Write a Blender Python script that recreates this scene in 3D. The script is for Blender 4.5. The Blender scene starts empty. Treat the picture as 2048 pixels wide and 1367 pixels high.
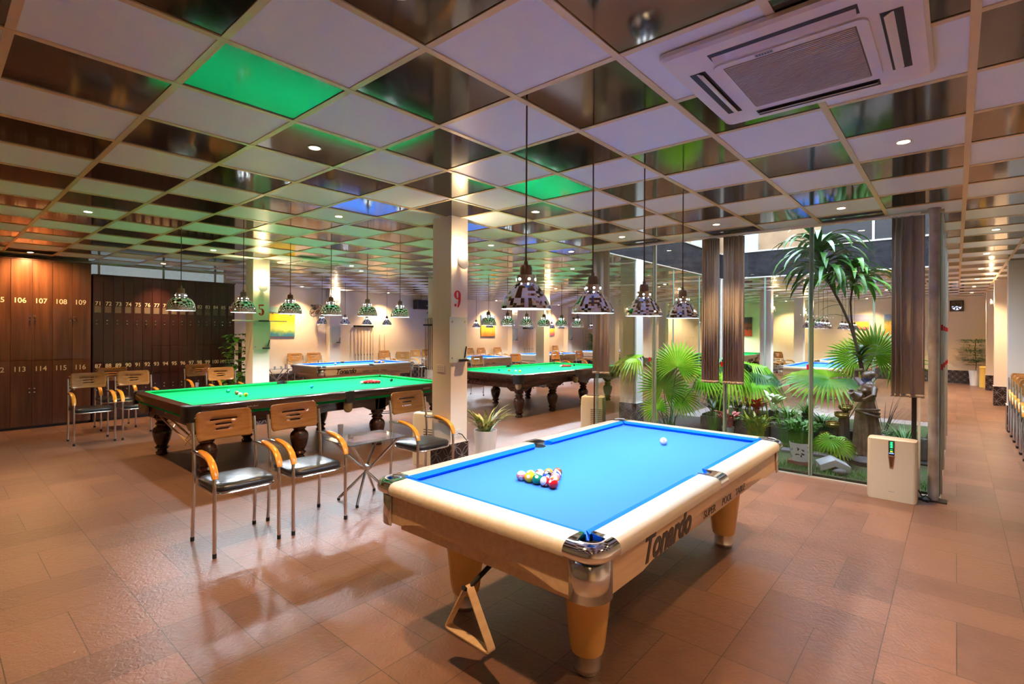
import bpy, math, random
from math import sin, cos, pi, radians, hypot, atan2, sqrt
from mathutils import Vector, Matrix
R = random.Random(7)
COL = bpy.context.scene.collection
CZ = 2.871           # ceiling height
# ------------------------------------------------------------------ materials
def nt(name):
    m = bpy.data.materials.new(name); m.use_nodes = True
    n = m.node_tree; b = n.nodes['Principled BSDF']
    return m, n, b
def mat(name, col, rough=.5, metal=0., ior=None, coat=0., trans=0., emit=None, es=0., sheen=0., bump=None, var=None, spec=None):
    m, n, b = nt(name)
    b.inputs['Base Color'].default_value = (*col, 1)
    b.inputs['Roughness'].default_value = rough
    b.inputs['Metallic'].default_value = metal
    if ior: b.inputs['IOR'].default_value = ior
    if coat: b.inputs['Coat Weight'].default_value = coat; b.inputs['Coat Roughness'].default_value = .08
    if trans: b.inputs['Transmission Weight'].default_value = trans
    if sheen: b.inputs['Sheen Weight'].default_value = sheen
    if spec is not None: b.inputs['Specular IOR Level'].default_value = spec
    if emit:
        b.inputs['Emission Color'].default_value = (*emit, 1); b.inputs['Emission Strength'].default_value = es
    if var:      # (scale, second colour)
        tc = n.nodes.new('ShaderNodeTexCoord'); no = n.nodes.new('ShaderNodeTexNoise')
        no.inputs['Scale'].default_value = var[0]; no.inputs['Detail'].default_value = 4
        mx = n.nodes.new('ShaderNodeMix'); mx.data_type = 'RGBA'
        mx.inputs[6].default_value = (*col, 1); mx.inputs[7].default_value = (*var[1], 1)
        rp = n.nodes.new('ShaderNodeMapRange'); rp.inputs[1].default_value = .38; rp.inputs[2].default_value = .62
        n.links.new(tc.outputs['Object'], no.inputs['Vector']); n.links.new(no.outputs['Fac'], rp.inputs[0])
        n.links.new(rp.outputs[0], mx.inputs[0]); n.links.new(mx.outputs[2], b.inputs['Base Color'])
    if bump:     # (scale, strength)
        tc = n.nodes.new('ShaderNodeTexCoord'); no = n.nodes.new('ShaderNodeTexNoise')
        no.inputs['Scale'].default_value = bump[0]; no.inputs['Detail'].default_value = 3
        bp = n.nodes.new('ShaderNodeBump'); bp.inputs['Strength'].default_value = bump[1]; bp.inputs['Distance'].default_value = .01
        n.links.new(tc.outputs['Object'], no.inputs['Vector']); n.links.new(no.outputs['Fac'], bp.inputs['Height'])
        n.links.new(bp.outputs[0], b.inputs['Normal'])
    return m
def wood(name, c1, c2, axis=1, rough=.35, scale=5., coat=0.):
    m, n, b = nt(name)
    tc = n.nodes.new('ShaderNodeTexCoord'); mp = n.nodes.new('ShaderNodeMapping')
    s = [14.*scale/5]*3; s[axis] = .8*scale/5
    mp.inputs['Scale'].default_value = s
    no = n.nodes.new('ShaderNodeTexNoise'); no.inputs['Scale'].default_value = 1.6; no.inputs['Detail'].default_value = 6
    no.inputs['Distortion'].default_value = .6
    cr = n.nodes.new('ShaderNodeValToRGB')
    cr.color_ramp.elements[0].color = (*c1, 1); cr.color_ramp.elements[1].color = (*c2, 1)
    cr.color_ramp.elements[0].position = .32; cr.color_ramp.elements[1].position = .68
    n.links.new(tc.outputs['Object'], mp.inputs[0]); n.links.new(mp.outputs[0], no.inputs['Vector'])
    n.links.new(no.outputs['Fac'], cr.inputs[0]); n.links.new(cr.outputs[0], b.inputs['Base Color'])
    b.inputs['Roughness'].default_value = rough
    if coat: b.inputs['Coat Weight'].default_value = coat; b.inputs['Coat Roughness'].default_value = .05
    return m
def glassmat(name, tint=(.93, .97, .95), rough=0.):
    # thin architectural pane: fresnel mirror over a clear pass-through
    m = bpy.data.materials.new(name); m.use_nodes = True; n = m.node_tree
    n.nodes.clear(); out = n.nodes.new('ShaderNodeOutputMaterial')
    tr = n.nodes.new('ShaderNodeBsdfTransparent'); tr.inputs[0].default_value = (*tint, 1)
    gl = n.nodes.new('ShaderNodeBsdfGlossy'); gl.inputs['Roughness'].default_value = rough
    fr = n.nodes.new('ShaderNodeFresnel'); fr.inputs[0].default_value = 1.75
    mx = n.nodes.new('ShaderNodeMixShader')
    n.links.new(fr.outputs[0], mx.inputs[0]); n.links.new(tr.outputs[0], mx.inputs[1]); n.links.new(gl.outputs[0], mx.inputs[2])
    n.links.new(mx.outputs[0], out.inputs[0])
    return m
def mnode(n, op, a, b=None, c=None):
    k = n.nodes.new('ShaderNodeMath'); k.operation = op
    for i, x in enumerate((a, b, c)):
        if x is None: continue
        if isinstance(x, (int, float)): k.inputs[i].default_value = x
        else: n.links.new(x, k.inputs[i])
    return k.outputs[0]
def floor_material():
    m, n, b = nt('slate_floor_tiles')
    g = n.nodes.new('ShaderNodeNewGeometry'); sp = n.nodes.new('ShaderNodeSeparateXYZ'); n.links.new(g.outputs['Position'], sp.inputs[0])
    u = mnode(n, 'DIVIDE', mnode(n, 'ADD', sp.outputs[0], .292), .6)
    v = mnode(n, 'DIVIDE', mnode(n, 'SUBTRACT', sp.outputs[1], .861), .6)
    a = mnode(n, 'FLOOR', u); c = mnode(n, 'FLOOR', v)
    fu = mnode(n, 'SUBTRACT', u, a); fv = mnode(n, 'SUBTRACT', v, c)
    par = mnode(n, 'FLOORED_MODULO', mnode(n, 'ADD', a, c), 2.)
    ip = mnode(n, 'SUBTRACT', 1., par)
    q = mnode(n, 'ADD', mnode(n, 'MULTIPLY', fu, ip), mnode(n, 'MULTIPLY', fv, par))
    dmid = mnode(n, 'ABSOLUTE', mnode(n, 'SUBTRACT', q, .5))
    e = mnode(n, 'MINIMUM', mnode(n, 'MINIMUM', fu, mnode(n, 'SUBTRACT', 1., fu)), mnode(n, 'MINIMUM', fv, mnode(n, 'SUBTRACT', 1., fv)))
    e = mnode(n, 'MINIMUM', e, dmid)
    grout = mnode(n, 'LESS_THAN', e, .0036)
    half = mnode(n, 'GREATER_THAN', q, .5)
    cv = n.nodes.new('ShaderNodeCombineXYZ'); n.links.new(a, cv.inputs[0]); n.links.new(c, cv.inputs[1]); n.links.new(half, cv.inputs[2])
    wn = n.nodes.new('ShaderNodeTexWhiteNoise'); n.links.new(cv.outputs[0], wn.inputs['Vector'])
    no = n.nodes.new('ShaderNodeTexNoise'); no.inputs['Scale'].default_value = 7; no.inputs['Detail'].default_value = 8; no.inputs['Roughness'].default_value = .65
    n.links.new(g.outputs['Position'], no.inputs['Vector'])
    f = mnode(n, 'ADD', mnode(n, 'MULTIPLY', wn.outputs['Value'], .45), mnode(n, 'MULTIPLY', no.outputs['Fac'], .7))
    cr = n.nodes.new('ShaderNodeValToRGB')
    cr.color_ramp.elements[0].color = (.125, .066, .047, 1); cr.color_ramp.elements[1].color = (.26, .135, .09, 1)
    cr.color_ramp.elements[0].position = .2; cr.color_ramp.elements[1].position = .95
    n.links.new(f, cr.inputs[0])
    mx = n.nodes.new('ShaderNodeMix'); mx.data_type = 'RGBA'; n.links.new(grout, mx.inputs[0])
    n.links.new(cr.outputs[0], mx.inputs[6]); mx.inputs[7].default_value = (.05, .03, .02, 1)
    n.links.new(mx.outputs[2], b.inputs['Base Color'])
    n2 = n.nodes.new('ShaderNodeTexNoise'); n2.inputs['Scale'].default_value = 26; n2.inputs['Detail'].default_value = 6; n2.inputs['Distortion'].default_value = 1.2
    n.links.new(g.outputs['Position'], n2.inputs['Vector'])
    rr = n.nodes.new('ShaderNodeMapRange'); rr.inputs[3].default_value = .24; rr.inputs[4].default_value = .46
    n.links.new(no.outputs['Fac'], rr.inputs[0]); n.links.new(rr.outputs[0], b.inputs['Roughness'])
    h = mnode(n, 'SUBTRACT', n2.outputs['Fac'], mnode(n, 'MULTIPLY', grout, .8))
    bp = n.nodes.new('ShaderNodeBump'); bp.inputs['Strength'].default_value = .5; bp.inputs['Distance'].default_value = .008
    n.links.new(h, bp.inputs['Height']); n.links.new(bp.outputs[0], b.inputs['Normal'])
    b.inputs['IOR'].default_value = 1.6
    return m
def ceiling_material():
    m, n, b = nt('checkered_ceiling_panels')
    g = n.nodes.new('ShaderNodeNewGeometry'); sp = n.nodes.new('ShaderNodeSeparateXYZ'); n.links.new(g.outputs['Position'], sp.inputs[0])
    a = mnode(n, 'FLOOR', mnode(n, 'DIVIDE', mnode(n, 'SUBTRACT', sp.outputs[0], .0528), .6))
    c = mnode(n, 'FLOOR', mnode(n, 'DIVIDE', mnode(n, 'SUBTRACT', sp.outputs[1], .2322), .6))
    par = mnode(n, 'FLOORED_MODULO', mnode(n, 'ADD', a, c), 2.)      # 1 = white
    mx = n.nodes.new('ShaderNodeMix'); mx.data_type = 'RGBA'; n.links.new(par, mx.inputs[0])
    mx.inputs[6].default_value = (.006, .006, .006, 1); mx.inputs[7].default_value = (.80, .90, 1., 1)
    n.links.new(mx.outputs[2], b.inputs['Base Color'])
    n.links.new(mnode(n, 'ADD', .085, mnode(n, 'MULTIPLY', par, .3)), b.inputs['Roughness'])
    n.links.new(mnode(n, 'SUBTRACT', 2.05, mnode(n, 'MULTIPLY', par, .6)), b.inputs['IOR'])
    no = n.nodes.new('ShaderNodeTexNoise'); no.inputs['Scale'].default_value = 3.; no.inputs['Detail'].default_value = 5
    n.links.new(g.outputs['Position'], no.inputs['Vector'])
    bp = n.nodes.new('ShaderNodeBump'); bp.inputs['Strength'].default_value = .07; bp.inputs['Distance'].default_value = .01
    n.links.new(no.outputs['Fac'], bp.inputs['Height']); n.links.new(bp.outputs[0], b.inputs['Normal'])
    return m
def skirting_material():
    # dark tiles with a lattice of pale crossing arcs
    m, n, b = nt('patterned_skirting_tile')
    g = n.nodes.new('ShaderNodeNewGeometry'); sp = n.nodes.new('ShaderNodeSeparateXYZ'); n.links.new(g.outputs['Position'], sp.inputs[0])
    s = mnode(n, 'ADD', sp.outputs[0], sp.outputs[1])
    acc = None
    for ph in (0., .5):
        u = mnode(n, 'FRACT', mnode(n, 'ADD', mnode(n, 'DIVIDE', s, .2), ph)); v = mnode(n, 'FRACT', mnode(n, 'ADD', mnode(n, 'DIVIDE', sp.outputs[2], .2), ph))
        du = mnode(n, 'SUBTRACT', u, .5); dv = mnode(n, 'SUBTRACT', v, .5)
        r = mnode(n, 'SQRT', mnode(n, 'ADD', mnode(n, 'MULTIPLY', du, du), mnode(n, 'MULTIPLY', dv, dv)))
        ln = mnode(n, 'LESS_THAN', mnode(n, 'ABSOLUTE', mnode(n, 'SUBTRACT', r, .47)), .016)
        acc = ln if acc is None else mnode(n, 'MAXIMUM', acc, ln)
    mx = n.nodes.new('ShaderNodeMix'); mx.data_type = 'RGBA'; n.links.new(acc, mx.inputs[0])
    mx.inputs[6].default_value = (.028, .018, .018, 1); mx.inputs[7].default_value = (.22, .2, .2, 1)
    n.links.new(mx.outputs[2], b.inputs['Base Color']); b.inputs['Roughness'].default_value = .2
    return m
def picture_material(name, kind):
    m, n, b = nt(name)
    tc = n.nodes.new('ShaderNodeTexCoord'); sp = n.nodes.new('ShaderNodeSeparateXYZ'); n.links.new(tc.outputs['Generated'], sp.inputs[0])
    no = n.nodes.new('ShaderNodeTexNoise'); no.inputs['Scale'].default_value = 5; no.inputs['Detail'].default_value = 5
    n.links.new(tc.outputs['Generated'], no.inputs['Vector'])
    f = mnode(n, 'ADD', sp.outputs[2], mnode(n, 'MULTIPLY', mnode(n, 'SUBTRACT', no.outputs['Fac'], .5), .5))
    cr = n.nodes.new('ShaderNodeValToRGB'); el = cr.color_ramp.elements
    st = {'yellow': [(0, (.05, .25, .35)), (.14, (.3, .5, .1)), (.3, (.9, .75, .15)), (.55, (.95, .7, .0)), (.74, (.9, .68, .02)), (.8, (.02, .05, .06)), (.84, (.3, .6, .55)), (1, (.45, .7, .5))],
          'field': [(0, (.6, .25, .05)), (.3, (.95, .6, .05)), (.55, (.9, .55, .1)), (.68, (.25, .3, .08)), (.8, (.15, .25, .5)), (1, (.3, .45, .75))],
          'red': [(0, (.7, .05, .01)), (.3, (.75, .08, .01)), (.42, (.02, .01, .01)), (.6, (.5, .06, .01)), (.75, (.02, .01, .01)), (1, (.02, .01, .02))],
          'meadow': [(0, (.55, .1, .2)), (.3, (.85, .6, .05)), (.5, (.9, .55, .05)), (.6, (.3, .3, .5)), (1, (.5, .5, .75))]}[kind]
    while len(el) < len(st): el.new(.5)
    for e, (p, c) in zip(el, st): e.position = p; e.color = (*c, 1)
    n.links.new(f, cr.inputs[0]); n.links.new(cr.outputs[0], b.inputs['Base Color']); b.inputs['Roughness'].default_value = .5
    return m
M = dict(
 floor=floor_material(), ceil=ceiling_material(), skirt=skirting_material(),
 wall=mat('cream_wall_paint', (.90, .78, .60), .6), column=mat('ivory_column_paint', (.84, .78, .68), .45),
 gold=mat('brass_ceiling_bar', (.70, .52, .28), .35, .25), white=mat('white_plastic', (.78, .78, .76), .3),
 blue=mat('blue_cloth', (.05, .215, .80), .9, spec=.12, bump=(900, .1)), bluec=mat('blue_cushion_cloth', (.0, .15, .75), .85, spec=.15),
 green=mat('green_cloth', (.0, .38, .10), .9, spec=.12, bump=(900, .1)), greend=mat('green_cushion_cloth', (.0, .36, .08), .85, spec=.15),
 maple=wood('maple_rail', (.62, .56, .47), (.72, .66, .57), 1, .3, 8, .3), maple_shaded=wood('maple_warm_shade', (.62, .43, .26), (.72, .54, .36), 1, .35, 8, .2),  # apron maple is the rail wood, warm light and shade put into its colour
 mapleg=mat('honey_lacquered_leg', (.72, .42, .12), .25, coat=.3, var=(3, (.80, .50, .17))),
 chrome=mat('polished_chrome', (.86, .86, .87), .06, 1.), satin=mat('satin_steel', (.74, .73, .72), .19, 1.),
 mahog=wood('dark_mahogany', (.030, .011, .008), (.075, .025, .015), 1, .22, 6, .4), leather=mat('black_pocket_leather', (.02, .02, .022), .4, bump=(160, .3)),
 net=mat('pocket_net_cord', (.45, .36, .22), .9, bump=(120, 1.)), black=mat('black_plastic', (.012, .012, .013), .35), blackr=mat('black_rubber', (.01, .01, .01), .8),
 hole=mat('pocket_throat_black', (.002, .002, .002), .9), beech=wood('beech_plywood', (.42, .17, .035), (.56, .26, .065), 1, .14, 6, .8),
 arm=wood('orange_beech_armrest', (.75, .30, .02), (.88, .40, .05), 0, .22, 6, .5), vinyl=mat('black_vinyl', (.022, .023, .027), .28, bump=(30, .25)),
 pend=mat('mirror_chrome_shade', (.9, .9, .92), .035, 1.), inner=mat('white_reflector_enamel', (.9, .9, .9), .5), capb=mat('bronze_lamp_cap', (.24, .17, .13), .35, .8), rod=mat('rust_brown_rod', (.09, .035, .025), .5),
 bulb=mat('lit_lamp_bulb', (1, 1, 1), .5, emit=(.82, .92, 1), es=30), star=mat('lit_collar_opening', (1, 1, 1), .5, emit=(.85, .93, 1), es=14),
 warm=mat('lit_downlight', (1, 1, 1), .5, emit=(1, .70, .38), es=26), sconce=mat('plaster_disc', (.8, .78, .76), .5),
 walnut=wood('walnut_veneer', (.075, .026, .012), (.17, .065, .028), 2, .32, 3, .25), oxblood=wood('oxblood_veneer', (.030, .008, .009), (.052, .013, .013), 2, .35, 3, .15),
 number=mat('cream_number', (.85, .78, .6), .5), red=mat('red_vinyl', (.65, .01, .012), .4), ink=mat('dark_lettering', (.03, .02, .018), .4),
 glass=glassmat('clear_pane'), gedge=mat('green_glass_edge', (.25, .38, .30), .15), alu=mat('aged_aluminium', (.62, .57, .48), .4, .5),
 blind=mat('taupe_blind_fabric', (.42, .38, .35), .75), pipe=mat('galvanised_pipe', (.50, .50, .52), .45, .2, var=(6, (.36, .33, .32))),
 board=mat('frosted_glass_board', (.50, .60, .54), .12, coat=.5), purif=mat('ivory_plastic', (.74, .66, .50), .3, coat=.2), grey=mat('grey_plastic', (.35, .35, .36), .4),
 fascia=mat('black_slate_fascia', (.010, .010, .012), .6, spec=.2, bump=(14, .4), var=(9, (.022, .021, .024))), soil=mat('wet_soil', (.035, .028, .022), .7, bump=(20, .8)),
 moss=mat('moss', (.05, .11, .015), .9, bump=(60, 1.), var=(14, (.10, .09, .04))), stone=mat('garden_stone', (.20, .17, .14), .7, bump=(18, .6), var=(8, (.11, .10, .09))),
 paver=mat('slate_paver', (.24, .21, .2), .6, bump=(12, .5)), bronze=mat('brown_bronze_glaze', (.17, .09, .05), .3, coat=.4, bump=(20, .5), var=(7, (.30, .18, .10))),
 brass=mat('glazed_gold_bowl', (.55, .38, .10), .25, .6), trunk=mat('plant_trunk', (.14, .09, .055), .8, bump=(60, .8)),
 leaf=mat('green_leaf', (.07, .25, .025), .35, var=(4, (.15, .38, .04))), leafd=mat('dark_green_leaf', (.028, .11, .018), .28, var=(5, (.06, .18, .03))),
 palm=mat('fan_palm_leaf', (.13, .40, .006), .4, var=(3, (.32, .50, .02))), leafy=mat('yellow_striped_leaf', (.06, .17, .03), .35, var=(22, (.55, .55, .2))),
 cream=mat('cream_leaf', (.85, .88, .66), .5, var=(18, (.5, .66, .3))), pink=mat('pink_leaf', (.80, .26, .22), .45, var=(20, (.50, .12, .10))), redl=mat('red_leaf', (.62, .05, .05), .4, var=(16, (.38, .05, .03))),
 yel=mat('yellow_croton_leaf', (.42, .38, .02), .4, var=(14, (.08, .25, .02))), petal=mat('pink_white_petal', (.80, .50, .58), .5), pot=mat('white_pot', (.78, .78, .77), .35), potd=mat('black_pot', (.03, .028, .026), .6), terra=mat('terracotta', (.32, .11, .06), .8),
 bin=mat('yellow_bin', (.80, .52, .10), .4), acg=mat('grey_brown_grille', (.16, .12, .10), .6), acl=mat('beige_louvre', (.50, .43, .38), .5), acw=mat('white_casing', (.80, .76, .76), .32), dark=mat('dark_slot', (.02, .016, .014), .6),
 led=mat('green_led', (0, .2, .05), .4, emit=(.03, 1, .25), es=.9), ledb=mat('blue_led', (0, .05, .2), .4, emit=(.10, .18, 1), es=1.2), ledy=mat('yellow_led', (0, .2, .05), .4, emit=(.5, 1, .02), es=.9),
 win2=mat('dim_daylight_pane', (.4, .45, .46), .25, emit=(.60, .70, .72), es=.10, var=(2.2, (.12, .12, .11))),
 sheet=mat('blue_grey_printed_sheet', (.10, .12, .2), .15, coat=.6, var=(9, (.32, .22, .25))),
 win=mat('frosted_daylight_pane', (.5, .6, .62), .3), cuew=wood('cue_ash', (.62, .40, .2), (.72, .5, .28), 2, .3, 4), tan=mat('ochre_plaster', (.40, .25, .13), .8, var=(3, (.30, .19, .10))),
 chalkb=mat('smoked_tabletop_glass', (.10, .14, .17), .05, coat=.8, ior=1.8),
 pic1=picture_material('yellow_abstract_canvas', 'yellow'), pic2=picture_material('poppy_field_canvas', 'field'), pic3=picture_material('red_black_canvas', 'red'), pic4=picture_material('meadow_canvas', 'meadow'))
# ------------------------------------------------------------------ mesh builder
def frame(d):
    d = Vector(d).normalized(); a = Vector((0, 0, 1)) if abs(d.z) < .95 else Vector((1, 0, 0))
    u = d.cross(a).normalized(); return u, d.cross(u).normalized(), d
class MB:
    def __init__(s): s.v = []; s.f = []
    def add(s, vs, fs):
        k = len(s.v); s.v += [tuple(x) for x in vs]; s.f += [tuple(i + k for i in f) for f in fs]; return s
    def box(s, x0, x1, y0, y1, z0, z1, m=None):
        vs = [(x, y, z) for z in (z0, z1) for x, y in ((x0, y0), (x1, y0), (x1, y1), (x0, y1))]
        if m is not None: vs = [m @ Vector(v) for v in vs]
        return s.add(vs, [(0, 3, 2, 1), (4, 5, 6, 7), (0, 1, 5, 4), (1, 2, 6, 5), (2, 3, 7, 6), (3, 0, 4, 7)])
    def loft(s, rings, cap=True, close=True):
        n = len(rings[0]); vs = [p for r in rings for p in r]; fs = []
        for i in range(len(rings) - 1):
            for j in range(n if close else n - 1):
                k = (j + 1) % n; fs.append((i*n + j, i*n + k, (i+1)*n + k, (i+1)*n + j))
        if cap and close: fs += [tuple(range(n - 1, -1, -1)), tuple((len(rings) - 1)*n + j for j in range(n))]
        return s.add(vs, fs)
    def tube(s, pts, r, n=10, cap=True):
        pts = [Vector(p) for p in pts]; rs = r if isinstance(r, (list, tuple)) else [r]*len(pts)
        u = None; rings = []
        for i, p in enumerate(pts):
            d = (pts[min(i+1, len(pts)-1)] - pts[max(i-1, 0)]).normalized()
            if u is None: u = frame(d)[0]
            u = (u - d*u.dot(d)).normalized(); w = d.cross(u)
            rings.append([p + rs[i]*(cos(2*pi*k/n)*u + sin(2*pi*k/n)*w) for k in range(n)])
        return s.loft(rings, cap)
    def lathe(s, prof, c=(0, 0, 0), n=24, cap=True):
        return s.loft([[(c[0] + r*cos(2*pi*k/n), c[1] + r*sin(2*pi*k/n), c[2] + z) for k in range(n)] for r, z in prof], cap)
    def prism(s, poly, z0, z1):
        return s.loft([[(x, y, z0) for x, y in poly], [(x, y, z1) for x, y in poly]])
    def extr(s, poly, o, u, w, d):
        o, u, w, d = map(Vector, (o, u, w, d))
        a = [o + u*x + w*y for x, y in poly]; return s.loft([a, [p + d for p in a]])
    def ball(s, c, r, n=16, m=10, sc=(1, 1, 1)):
        return s.loft([[(c[0] + r*sc[0]*sin(pi*i/m)*cos(2*pi*k/n), c[1] + r*sc[1]*sin(pi*i/m)*sin(2*pi*k/n), c[2] - r*sc[2]*cos(pi*i/m)) for k in range(n)] for i in [.02] + list(range(1, m)) + [m - .02]])
    def quad(s, a, b, c, d): return s.add([a, b, c, d], [(0, 1, 2, 3)])
    def build(s, name, m, parent=None, smooth=True, ang=35, bevel=0., loc=None):
        me = bpy.data.meshes.new(name); me.from_pydata(s.v, [], s.f); me.materials.append(M[m] if isinstance(m, str) else m)
        me.validate(); me.update()
        if smooth:
            me.polygons.foreach_set('use_smooth', [True]*len(me.polygons)); me.set_sharp_from_angle(angle=radians(ang))
        o = bpy.data.objects.new(name, me); COL.objects.link(o)
        if parent: o.parent = parent
        if loc: o.location = loc
        if bevel:
            b = o.modifiers.new('soft_edge', 'BEVEL'); b.width = bevel; b.segments = 2; b.limit_method = 'ANGLE'
        return o
def rrect(w, d, r, n=5, cx=0, cy=0):
    P = []
    for sx, sy, a0 in ((1, 1, 0), (-1, 1, 90), (-1, -1, 180), (1, -1, 270)):
        for k in range(n + 1):
            a = radians(a0 + 90*k/n); P.append((cx + sx*(w/2 - r) + r*cos(a), cy + sy*(d/2 - r) + r*sin(a)))
    return P
def tag(o, label=None, cat=None, group=None, kind=None):
    if label: o['label'] = label
    if cat: o['category'] = cat
    if group: o['group'] = group
    if kind: o['kind'] = kind
    return o
def thing(name, loc=(0, 0, 0), rz=0, label=None, cat=None, group=None):
    o = bpy.data.objects.new(name, None); COL.objects.link(o); o.empty_display_size = .1
    o.location = loc; o.rotation_euler = (0, 0, rz); return tag(o, label, cat, group)
def dup(root, loc=None, rz=None, label=None, group=None, skip=()):
    def cp(o, par):
        c = o.copy(); COL.objects.link(c); c.parent = par
        for ch in o.children:
            if ch.name.split('.')[0] not in skip: cp(ch, c)
        return c
    r = cp(root, root.parent)
    if loc is not None: r.location = loc
    if rz is not None: r.rotation_euler = (0, 0, rz)
    if label: r['label'] = label
    if group: r['group'] = group
    return r
def struct(name, mb, m, label=None, cat=None, smooth=False, bevel=0.):
    return tag(mb.build(name, m, None, smooth, bevel=bevel), label, cat or name.split('_')[0], None, 'structure')
def text(name, s, size, m, o, u, w, parent=None, bold=0., shear=0., ext=.0012, align='CENTER', sx=1.):
    # flat lettering: baseline origin o, reading direction u, up direction w
    cu = bpy.data.curves.new(name, 'FONT'); cu.body = s; cu.size = size; cu.align_x = align; cu.offset = bold; cu.shear = shear; cu.extrude = ext
    t = bpy.data.objects.new(name, cu); COL.objects.link(t)
    bpy.context.view_layer.update()
    me = bpy.data.meshes.new_from_object(t.evaluated_get(bpy.context.evaluated_depsgraph_get())); me.name = name
    bpy.data.objects.remove(t); bpy.data.curves.remove(cu)
    u = Vector(u).normalized(); w = Vector(w).normalized(); nn = u.cross(w)
    mx = Matrix(((u.x*sx, w.x, nn.x, o[0]), (u.y*sx, w.y, nn.y, o[1]), (u.z*sx, w.z, nn.z, o[2]), (0, 0, 0, 1)))
    me.transform(mx); me.materials.clear(); me.materials.append(M[m])
    b = bpy.data.objects.new(name, me); COL.objects.link(b)
    if parent: b.parent = parent
    return b
def light(name, kind, loc, power, col, parent=None, size=.05, spot=None, blend=.5, rot=None):
    l = bpy.data.lights.new(name, kind); l.energy = power; l.color = col
    if kind in ('SPOT', 'POINT'): l.shadow_soft_size = size
    if kind == 'SPOT': l.spot_size = radians(spot); l.spot_blend = blend
    if kind == 'AREA': l.shape = 'DISK'; l.size = size
    o = bpy.data.objects.new(name, l); COL.objects.link(o); o.location = loc
    if rot: o.rotation_euler = rot
    if parent: o.parent = parent
    return o
WL, WR, WF, WB = -14.4, 1.25, 22.6, -3.2
AX0, AX1, AY0, AY1 = -4.08, -.12, 6.62, 12.05      # glazed garden court
# ------------------------------------------------------------------ room shell
m = MB(); m.quad((WL, WB, 0), (WR, WB, 0), (WR, WF, 0), (WL, WF, 0)); struct('floor', m, 'floor', 'brown slate tiles laid in basket weave', 'floor')
m = MB()
for a in ((WL, WR, WB, AY0), (WL, AX0, AY0, AY1), (AX1, WR, AY0, AY1), (WL, WR, AY1, WF)):
    m.quad((a[0], a[2], CZ), (a[0], a[3], CZ), (a[1], a[3], CZ), (a[1], a[2], CZ))
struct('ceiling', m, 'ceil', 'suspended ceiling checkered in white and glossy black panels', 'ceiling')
m = MB(); g = .0165
def court(x, y): return AX0 < x < AX1 and AY0 < y < AY1
k = math.ceil((WL - .0528)/.6)
while .0528 + .6*k < WR:
    x = .0528 + .6*k; k += 1
    for y0, y1 in (((WB, WF),) if not AX0 < x < AX1 else ((WB, AY0), (AY1, WF))): m.box(x - g, x + g, y0, y1, CZ - .006, CZ + .01)
k = math.ceil((WB - .2322)/.6)
while .2322 + .6*k < WF:
    y = .2322 + .6*k; k += 1
    for x0, x1 in (((WL, WR),) if not AY0 < y < AY1 else ((WL, AX0), (AX1, WR))): m.box(x0, x1, y - g, y + g, CZ - .0045, CZ + .01)
struct('trim_1', m, 'gold', 'brass coloured grid bars between the ceiling panels', 'ceiling grid')
T = .12
struct('wall_left', MB().box(WL - T, WL, WB, WF, 0, CZ), 'wall', 'long cream wall behind the pool tables and cue racks', 'wall')
struct('wall_right', MB().box(WR, WR + T, WB, WF, 0, CZ), 'wall', 'cream wall along the right of the corridor', 'wall')
struct('wall_far', MB().box(WL - T, WR + T, WF, WF + T, 0, CZ), 'wall', 'cream wall closing the far end of the corridor', 'wall')
struct('wall_back', MB().box(WL - T, WR + T, WB - T, WB, 0, CZ), 'wall', 'cream wall behind the camera', 'wall')
struct('baseboard_left', MB().box(WL, WL + .015, 4.5, WF - .02, 0, .42), 'skirt', 'dark patterned tile skirting on the long cream wall', 'baseboard')
struct('baseboard_far', MB().box(WL + .02, WR, WF - .015, WF, 0, .42), 'skirt', 'dark patterned tile skirting at the end of the corridor', 'baseboard')
ci = 2
def column(cx, cy, wx=.30, wy=.24, label=None):
    global ci
    o = struct('trim_%d' % ci, MB().box(cx - wx/2, cx + wx/2, cy - wy/2, cy + wy/2, 0, CZ), 'column', label, 'column'); ci += 1
    b = MB().box(cx - wx/2 - .012, cx + wx/2 + .012, cy - wy/2 - .012, cy + wy/2 + .012, 0, .44).build('baseboard', 'skirt', o, False)
    MB().box(cx - wx/2 - .015, cx + wx/2 + .015, cy - wy/2 - .015, cy + wy/2 + .015, .44, .447).build('ledge', 'white', o, False)
    return o
def digit(ch, size, o, u, w, parent):
    return text('number', ch, size, 'red', o, u, w, parent, bold=size*.028, sx=.95)
YR = [3.81, 7.98, 12.1, 16.25, 20.4]
cols = {}
names = {(-9.285, 0): 'ivory square column with a red 5 above a glass board', (-4.205, 0): 'ivory square column with a red 9 above a glass board',
         (-9.285, 1): 'ivory column just behind the column marked 9, holding a cue rack', (-4.205, 1): 'ivory column seen through the glass at the left of the garden',
         (-9.285, 2): 'slim ivory column behind the second green table', (-4.205, 2): 'ivory column at the far left corner of the garden court'}
for x in (-9.285, -4.205):
    for i, y in enumerate(YR):
        cols[(x, i)] = column(x, y if i else (3.805 if x > -5 else 3.87), .30, .24 if x > -5 else .28, names.get((x, i), 'ivory column far down the hall, %s, %s' % (('in the row by the wall pool tables' if x < -5 else 'seen through the garden'), 'nearer' if i == 3 else 'further')))
for i, y in enumerate(YR[2:]):
    column(.955, y, .59, .28, ['nearest cream pilaster along the right of the corridor', 'second cream pilaster along the right of the corridor', 'furthest cream pilaster along the right of the corridor'][i])
for i, y in enumerate((8.17, 12.3, 16.5, 20.6)):
    column(WL + .12, y, .24, .34, 'shallow ivory pilaster on the long cream wall, %s' % ['beside the nearest cue rack', 'second along', 'behind the third pool table', 'furthest along'][i])
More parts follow.
